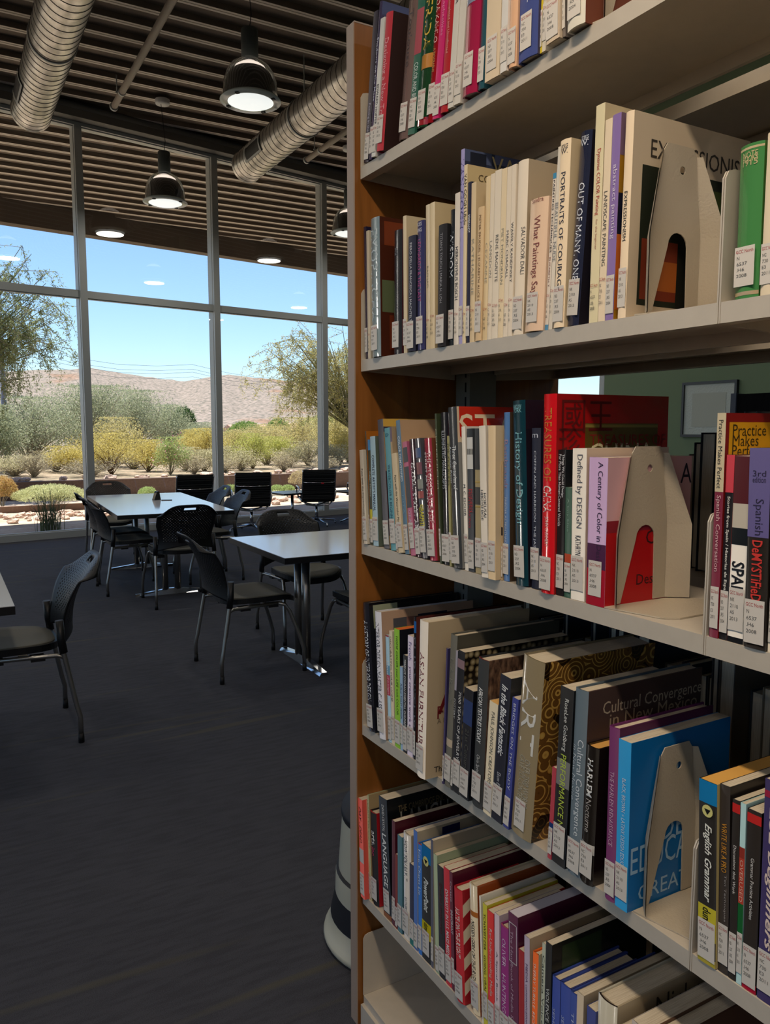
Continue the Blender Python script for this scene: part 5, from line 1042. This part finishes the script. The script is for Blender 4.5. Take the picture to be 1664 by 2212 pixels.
def leaf(mb, p, d, L, w, rn):
    s = d.cross(Vector((rn.uniform(-1, 1), rn.uniform(-1, 1), rn.uniform(-1, 1)))).normalized() * w
    mb.face([p - s, p + s, p + d * L])
def plant(name, x, y, z, r, h, cols, nl, ls, label, cat, group=None, twigs=14, shape='ball', seed=0, twm=None, up=.3, extra=None):
    rn = random.Random(seed * 7 + 3); o = empty(name, (x, y, z), 0, label, cat, group)
    st = MB().m(twm or M_TWIG); tips = []
    for i in range(twigs):
        a = rn.uniform(0, 6.283); q = rn.uniform(.1, .95); hh = h * rn.uniform(.45, .98) * (1 - .35 * q * q)
        e = Vector((math.cos(a) * r * q, math.sin(a) * r * q, hh)); mid = Vector((e.x * .35 + rn.uniform(-.06, .06) * r, e.y * .35, hh * .55)); th = max(.004, .012 * r)
        st.tube([(0, 0, 0), mid, e], [th * 1.4, th, th * .4], 5, False)
        for k in range(3):
            e2 = e.lerp(mid, .3 * k) + Vector((rn.uniform(-.4, .4) * r, rn.uniform(-.4, .4) * r, rn.uniform(-.05, .3) * h)); st.tube([e.lerp(mid, .3 * k), e2], [th * .5, th * .2], 4, False); tips.append(e2)
        tips.append(e)
    st.obj('branches', o, recalc=False)
    if nl:
        lf = MB().m(leaf_mat(*cols))
        cl = [Vector((rn.gauss(0, .45) * r, rn.gauss(0, .45) * r, 0)) for _ in range(26)]
        for i in range(nl):
            if shape == 'ball':
                a = rn.uniform(0, 6.283); ph = math.acos(rn.uniform(-.15, 1)); q = rn.uniform(.72, 1.0) ** .5 * (1 + .08 * math.sin(a * 5 + ph * 4))
                p = Vector((math.cos(a) * math.sin(ph) * r * q, math.sin(a) * math.sin(ph) * r * q, h * .5 + math.cos(ph) * h * .5 * q)); p.z = max(p.z, .02)
            else:
                t = rn.choice(tips); p = t + Vector((rn.gauss(0, .16) * r, rn.gauss(0, .16) * r, rn.gauss(0, .09) * h)); p.z = min(max(p.z, .02), h * 1.03)
            d = Vector((rn.uniform(-1, 1), rn.uniform(-1, 1), rn.uniform(-.4, 1) + up)).normalized(); leaf(lf, p, d, ls * rn.uniform(.6, 1.5), ls * .22, rn)
        lf.obj('foliage', o, recalc=False)
    if extra:
        fl = MB().m(mat('pink_petals', '#e8a0b4', .6))
        for i in range(90):
            p = rn.choice(tips) + Vector((rn.gauss(0, .1) * r, rn.gauss(0, .1) * r, rn.gauss(0, .07) * h))
            for k in range(3): leaf(fl, p, Vector((rn.uniform(-1, 1), rn.uniform(-1, 1), rn.uniform(-1, 1))).normalized(), .035, .016, rn)
        fl.obj('flowers', o, recalc=False)
    return o
M_LONG = 1
KIND = {'filler': (('#a8a078', '#ccc49c'), 2200, .05, 'tips', 'tangled straw-grey scrub', 60), 'yellow': (('#b0a050', '#d8c878'), 5200, .045, 'tips', 'yellow-green desert bush', 26), 'sage': (('#7f8a68', '#b3b795'), 15000, .06, 'tips', 'large grey-green mesquite bush', 60),
        'lime': (('#a0a448', '#c8c870'), 5200, .045, 'tips', 'bright lime-yellow bush', 26), 'straw': (('#a8a060', '#d2c488'), 5200, .06, 'tips', 'pale straw-coloured bush', 34),
        'twig': (('#a89a78', '#c8bc9c'), 900, .04, 'tips', 'dry twiggy brush', 70), 'dark': (('#2c4a22', '#4a6a34'), 6000, .22, 'ball', 'dense dark green tree', 6),
        'green': (('#6f8a40', '#8fa458'), 3500, .3, 'ball', 'hazy green tree in the distance', 6), 'small': (('#8aa05a', '#b4c484'), 1500, .03, 'ball', 'small round green shrub', 6),
        'tan': (('#a89a70', '#c4b48c'), 1800, .03, 'ball', 'upright tan shrub', 8), 'round': (('#a0a674', '#d4d6a6'), 9000, .032, 'ball', 'low clipped rounded shrub', 10),
        'round2': (('#c0b458', '#cba678'), 4500, .035, 'ball', 'yellow and orange rounded shrub', 10), 'pink': (('#8aa058', '#b4c07c'), 2600, .05, 'tips', 'light green oleander with pink flowers', 26)}
WHERE = {0: 'beside the grass clump, left window bay', 1: 'at the left edge of the picture', 2: 'behind the first mullion', 3: 'left of the pink flowers', 4: 'just left of the first mullion', 5: 'behind the window table',
         6: 'behind the lamp post', 7: 'rising left of the first mullion', 8: 'rising right of the first mullion', 9: 'reaching to the dark tree', 10: 'beyond the left edge', 11: 'left of the second mullion',
         12: 'right of the second mullion', 13: 'left of the third mullion', 14: 'farther back between the mullions', 15: 'right of the third mullion', 16: 'far behind the second mullion', 17: 'left of the second mullion, farther back',
         18: 'left of the first mullion over the wall', 19: 'darker, above the wall between two lounge chairs', 20: 'right behind the second mullion', 21: 'by the foot of the lamp post', 22: 'above the wall by the third mullion', 23: 'right of the pink flowers',
         24: 'standing alone before the hill', 25: 'right of the second mullion, near the houses', 26: 'between the two far houses', 27: 'behind the third mullion', 28: 'at the right end of the glass',
         29: 'just left of the second lounge chair', 30: 'against the second lounge chair', 31: 'between the second and third lounge chairs', 32: 'rising left of the third lounge chair', 33: 'under the side table gap', 34: 'left of the first lounge chair', 35: 'at the far left', 36: 'under the big left bush', 37: 'left beside the first mullion', 38: 'right of the first mullion', 39: 'under the pink flowers', 40: 'just right of the pink flowers', 41: 'at the second mullion', 42: 'between the second mullion and the lime bush', 43: 'in front of the lime bush', 44: 'right of the lime bush', 45: 'over the upright tan shrub', 46: 'left at the third mullion', 47: 'right at the third mullion', 48: 'by the end panel edge', 49: 'far behind the second mullion', 50: 'before the far houses', 51: 'behind the third mullion, farther back', 52: 'close to the end panel', 53: 'smaller, right of the first lime one', 54: 'low at the left edge', 55: 'in the middle of the second bay'}
VEG = [
('round',1.83,16.30,-0.10,0.67,0.47),
('round2',1.00,16.60,-0.10,0.29,0.64),
('yellow',3.83,21.00,0.25,0.79,1.04),
('yellow',4.97,22.00,0.25,0.64,0.85),
('yellow',3.04,22.50,0.25,0.59,0.70),
('pink',5.15,20.30,0.25,0.43,0.94),
('sage',2.40,26.00,0.30,1.54,2.01),
('sage',4.37,28.00,0.30,1.56,2.47),
('sage',6.40,30.00,0.30,1.47,2.44),
('sage',8.08,32.00,0.30,0.94,2.01),
('sage',0.97,27.00,0.30,1.15,2.18),
('yellow',7.29,24.00,0.25,0.65,1.15),
('lime',7.99,22.00,0.25,0.66,1.01),
('straw',11.09,26.00,0.30,1.15,1.47),
('straw',11.92,30.00,0.30,1.02,1.19),
('straw',11.75,24.00,0.25,0.72,1.65),
('straw',10.71,32.00,0.30,0.84,1.04),
('yellow',7.63,27.00,0.30,0.52,1.06),
('twig',3.23,20.40,0.25,0.75,0.45),
('twig',8.22,20.20,0.25,0.39,0.52),
('twig',6.69,20.60,0.25,0.42,0.36),
('twig',1.97,20.80,0.25,0.57,0.63),
('twig',9.54,20.40,0.25,0.54,0.40),
('twig',5.75,20.20,0.25,0.45,0.47),
('dark',20.33,75.00,-1.00,1.27,4.37),
('green',33.62,95.00,-2.00,2.54,4.20),
('green',39.96,100.00,-2.00,1.86,4.63),
('green',41.51,90.00,-2.00,3.24,4.88),
('green',39.76,80.00,-2.00,2.16,5.10),
('small',5.41,17.60,-0.10,0.20,0.33),
('small',5.76,17.30,-0.10,0.20,0.27),
('small',6.75,17.00,-0.10,0.19,0.25),
('tan',7.52,17.50,-0.10,0.25,0.54),
('small',6.77,16.40,-0.10,0.16,0.29),
('small',3.95,17.60,-0.10,0.19,0.27),
('filler',1.61,21.50,0.25,0.72,0.50),
('filler',2.75,23.00,0.25,0.65,0.53),
('filler',3.93,24.00,0.25,0.71,0.56),
('filler',4.87,23.50,0.25,0.73,0.59),
('filler',6.35,26.00,0.25,0.63,0.66),
('filler',5.96,21.80,0.25,0.54,0.64),
('filler',6.36,21.40,0.25,0.54,0.59),
('filler',7.41,22.60,0.25,0.59,0.64),
('filler',7.35,21.20,0.25,0.50,0.54),
('filler',9.18,24.00,0.25,0.66,0.67),
('filler',9.31,22.40,0.25,0.56,0.58),
('filler',10.20,23.00,0.25,0.67,0.75),
('filler',10.29,21.50,0.25,0.57,0.68),
('filler',12.18,24.00,0.25,0.66,0.80),
('sage',10.51,36.00,0.20,1.21,1.45),
('straw',14.18,38.00,0.20,1.38,1.40),
('straw',15.92,34.00,0.20,1.23,1.78),
('yellow',11.10,22.50,0.25,0.61,1.04),
('lime',9.38,23.50,0.25,0.58,0.90),
('sage',1.26,23.50,0.30,0.82,1.69),
('straw',4.73,25.00,0.30,0.88,1.42),

]
for i, (k, x, y, z, r, h) in enumerate(VEG):
    cols, nl, ls, shp, desc, tw = KIND[k]
    nm = {'dark': 'dark_tree', 'green': 'distant_tree', 'pink': 'oleander_bush', 'sage': 'mesquite_bush', 'twig': 'dry_brush'}.get(k, 'desert_shrub')
    plant(nm, x, y, z - .02, r, h, cols, nl, ls, desc + ' ' + WHERE[i], 'tree' if k in ('dark', 'green') else 'shrub', 'plants outside the glass', tw, shp, i, M_TWIG2 if k in ('yellow', 'lime') else M_TWIG, extra=(k == 'pink'))
# grass clumps just outside the glass
def grass(x, y, z, n, h, sp, label):
    rn = random.Random(int(x * 100)); m = MB().m(leaf_mat('#3c4a30', '#5c6a44'))
    for i in range(n):
        a = rn.uniform(0, 6.283); b0 = Vector((rn.gauss(0, .07), rn.gauss(0, .07), 0)); hh = h * rn.uniform(.5, 1); l = rn.uniform(.2, 1) * sp; w = .005
        pts = [b0 + Vector((math.cos(a) * l * t * t, math.sin(a) * l * t * t, hh * (t - .28 * t ** 4))) for t in (0, .3, .6, .85, 1)]
        s = Vector((-math.sin(a), math.cos(a), 0)) * w
        for j in range(4):
            w0, w1 = 1 - j / 4.2, 1 - (j + 1) / 4.2
            m.face([pts[j] - s * w0, pts[j] + s * w0, pts[j + 1] + s * w1, pts[j + 1] - s * w1])
    o = m.obj('grass_clump', recalc=False); o.location = (x, y, z); tag(o, label, 'grass', 'grass clumps at the foot of the glass')
grass(1.34, 12.2, -.1, 150, .95, .5, 'tall dark grass clump growing outside the left window bay')
grass(4.35, 13.1, -.1, 60, .85, .3, 'sparse dark grass clump behind the first lounge chair')
# trees with hanging foliage
def tree(name, base, crown, rad, cols, nb, nl, ls, label, seed, droop=.5, thick=.1):
    rn = random.Random(seed); o = empty(name, base, 0, label, 'tree', 'airy desert trees'); B = Vector(base); C = Vector(crown) - B
    tr = MB().m(mat('olive_bark', '#7c7a5a', .9)); fork = Vector((C.x * .25, C.y * .25, C.z * .35))
    tr.tube([(0, 0, 0), fork * .5 + Vector((.1, 0, 0)), fork], [thick, thick * .8, thick * .6], 8, False)
    br = MB().m(M_TWIG); tips = []
    for i in range(nb):
        while True:
            v = Vector((rn.uniform(-1, 1), rn.uniform(-1, 1), rn.uniform(-1, 1)))
            if v.length < 1: break
        e = C + Vector((v.x * rad[0], v.y * rad[1], v.z * rad[2])); mid = fork.lerp(e, .55) + Vector((0, 0, .15 * rad[2]))
        tr.tube([fork, mid, e], [thick * .3, thick * .16, .006], 5, False)
        for k in range(7):
            q = mid.lerp(e, rn.uniform(.2, 1)); e2 = q + Vector((rn.gauss(0, .2) * rad[0], rn.gauss(0, .2) * rad[1], rn.gauss(-.1, .15) * rad[2])); e3 = e2 + Vector((rn.gauss(0, .1), rn.gauss(0, .1), -droop * rn.uniform(.2, 1)))
            br.tube([q, e2, e3], [.008, .005, .002], 4, False); tips.append((q, e2, e3))
    tr.obj('trunk', o, recalc=False); br.obj('twigs', o, recalc=False)
    lf = MB().m(leaf_mat(*cols))
    for i in range(nl):
        a, b_, c_ = rn.choice(tips); t = rn.random(); p = (a.lerp(b_, t * 2) if t < .5 else b_.lerp(c_, t * 2 - 1)) + Vector((rn.gauss(0, .035), rn.gauss(0, .035), rn.gauss(0, .035)))
        leaf(lf, p, Vector((rn.uniform(-1, 1), rn.uniform(-1, 1), rn.uniform(-1.2, .6))).normalized(), ls * rn.uniform(.6, 1.5), ls * .16, rn)
    lf.obj('foliage', o, recalc=False)
tree('mesquite_tree', (-.6, 20.5, .25), (.75, 19.8, 3.9), (2.1, 1.3, 2.0), (('#6f7440'), ('#98a070')), 75, 34000, .07, 'feathery olive tree hanging in from the left edge', 5, .7)
tree('palo_verde_tree', (11.9, 22.6, .25), (10.6, 22.2, 3.45), (2.4, 1.4, 1.4), (('#8a9050'), ('#c8bc7c')), 80, 30000, .075, 'airy yellow-green tree behind the third mullion', 8, .5)
# lamp post
o = empty('lamp_post', (1.72, 25.6, .2), 0, 'slim grey lamp post with a flat round head outside the left bay', 'lamp post')
MB().m(mat('post_grey', '#8d90a4', .5)).tube([(0, 0, 0), (0, 0, 3.45)], .075, 14).obj('pole', o)
MB().m(mat('post_head', '#a9a6a8', .5)).lathe([(.001, 3.72), (.3, 3.72), (.32, 3.66), (.32, 3.55), (.1, 3.5), (.075, 3.44)], 28).obj('lamp_head', o)
# far houses
def house(x, y, z, w, d, h, rz, label):
    o = empty('house', (x, y, z), R(rz), label, 'house', 'low houses below the hill')
    MB().m(mat('stucco', '#d0c2b0', .9)).box(-w / 2, w / 2, -d / 2, d / 2, 0, h).obj('walls', o)
    MB().m(mat('tile_roof', '#c49a86', .9)).prism([(-d / 2 - .6, h), (d / 2 + .6, h), (0, h + d * .22)], 'x', -w / 2 - .6, w / 2 + .6).obj('roof', o)
    for k in (-.28, .2): MB().m(mat('far_window', '#5a5450', .5)).box(k * w - .7, k * w + .7, -d / 2 - .05, -d / 2 + .05, h * .35, h * .8).obj('window', o)
house(71, 200, -2.0, 10, 8, 2.6, 12, 'pale stucco house with a pinkish roof, nearer to the second mullion')
house(86.5, 201, -2.0, 9, 8, 3.0, -8, 'pale stucco house left of the third mullion')
house(58, 203, -2.0, 8, 7, 2.4, 5, 'pale stucco house left of the second mullion')
# power lines
for i, dz in enumerate((0, -1.2, -2.0, -3.2)):
    m = MB().m(mat('wire', '#5a6470', .6)); m.tube([(-60 + 160 * k / 16, 180 + 40 * k / 16, 22.5 + dz - 4.5 * math.sin(math.pi * ((k / 4) % 1)) * .4 - k * .35) for k in range(17)], .045, 4)
    tag(m.obj('power_line'), ['topmost', 'second', 'third', 'lowest'][i] + ' thin power line crossing the sky above the hill', 'power line', 'power lines over the hill')
# hill
RG = [(-40, .045), (-14, .05), (-2.65, .0539), (1.08, .0595), (3.72, .0635), (5.36, .0660), (8.02, .0683), (9.27, .0705), (11.25, .0654), (13.42, .0601), (15.40, .0567), (16.67, .0610), (18.27, .0658), (19.13, .0643), (20.97, .0613), (23.13, .0576), (25.77, .0515), (28.43, .0435), (35.09, .0319), (44.77, .0253), (70, .02)]
def ridge(a):
    for (a0, s0), (a1, s1) in zip(RG, RG[1:]):
        if a0 <= a <= a1: return s0 + (s1 - s0) * (a - a0) / (a1 - a0)
    return .02
rn = random.Random(3); from mathutils import noise as mnoise
m = MB().m(node_mat('scrub_hillside', m_hill, .95)); NA, ND = 240, 26
G = []
for i in range(NA + 1):
    a = -38 + 105 * i / NA; row = []
    for j in range(ND + 1):
        t = j / ND; d = 230 + 190 * t; top = 1.435 + ridge(a) * 420
        z = -2 + (top + 2) * (t ** 1.15) + 2.2 * mnoise.noise(Vector((a * .5, d * .02, 0))) * math.sin(math.pi * t) + .5 * mnoise.noise(Vector((a * 3, d * .1, 5))) * (t > .1)
        row.append(m.b.verts.new((d * math.sin(R(a)), d * math.cos(R(a)), z)))
    G.append(row)
for i in range(NA):
    for j in range(ND):
        q = m.b.faces.new((G[i][j], G[i + 1][j], G[i + 1][j + 1], G[i][j + 1])); q.smooth = True
tag(m.obj('hill'), 'long dry brown hill rising behind the desert scrub', 'hill', kind='structure')
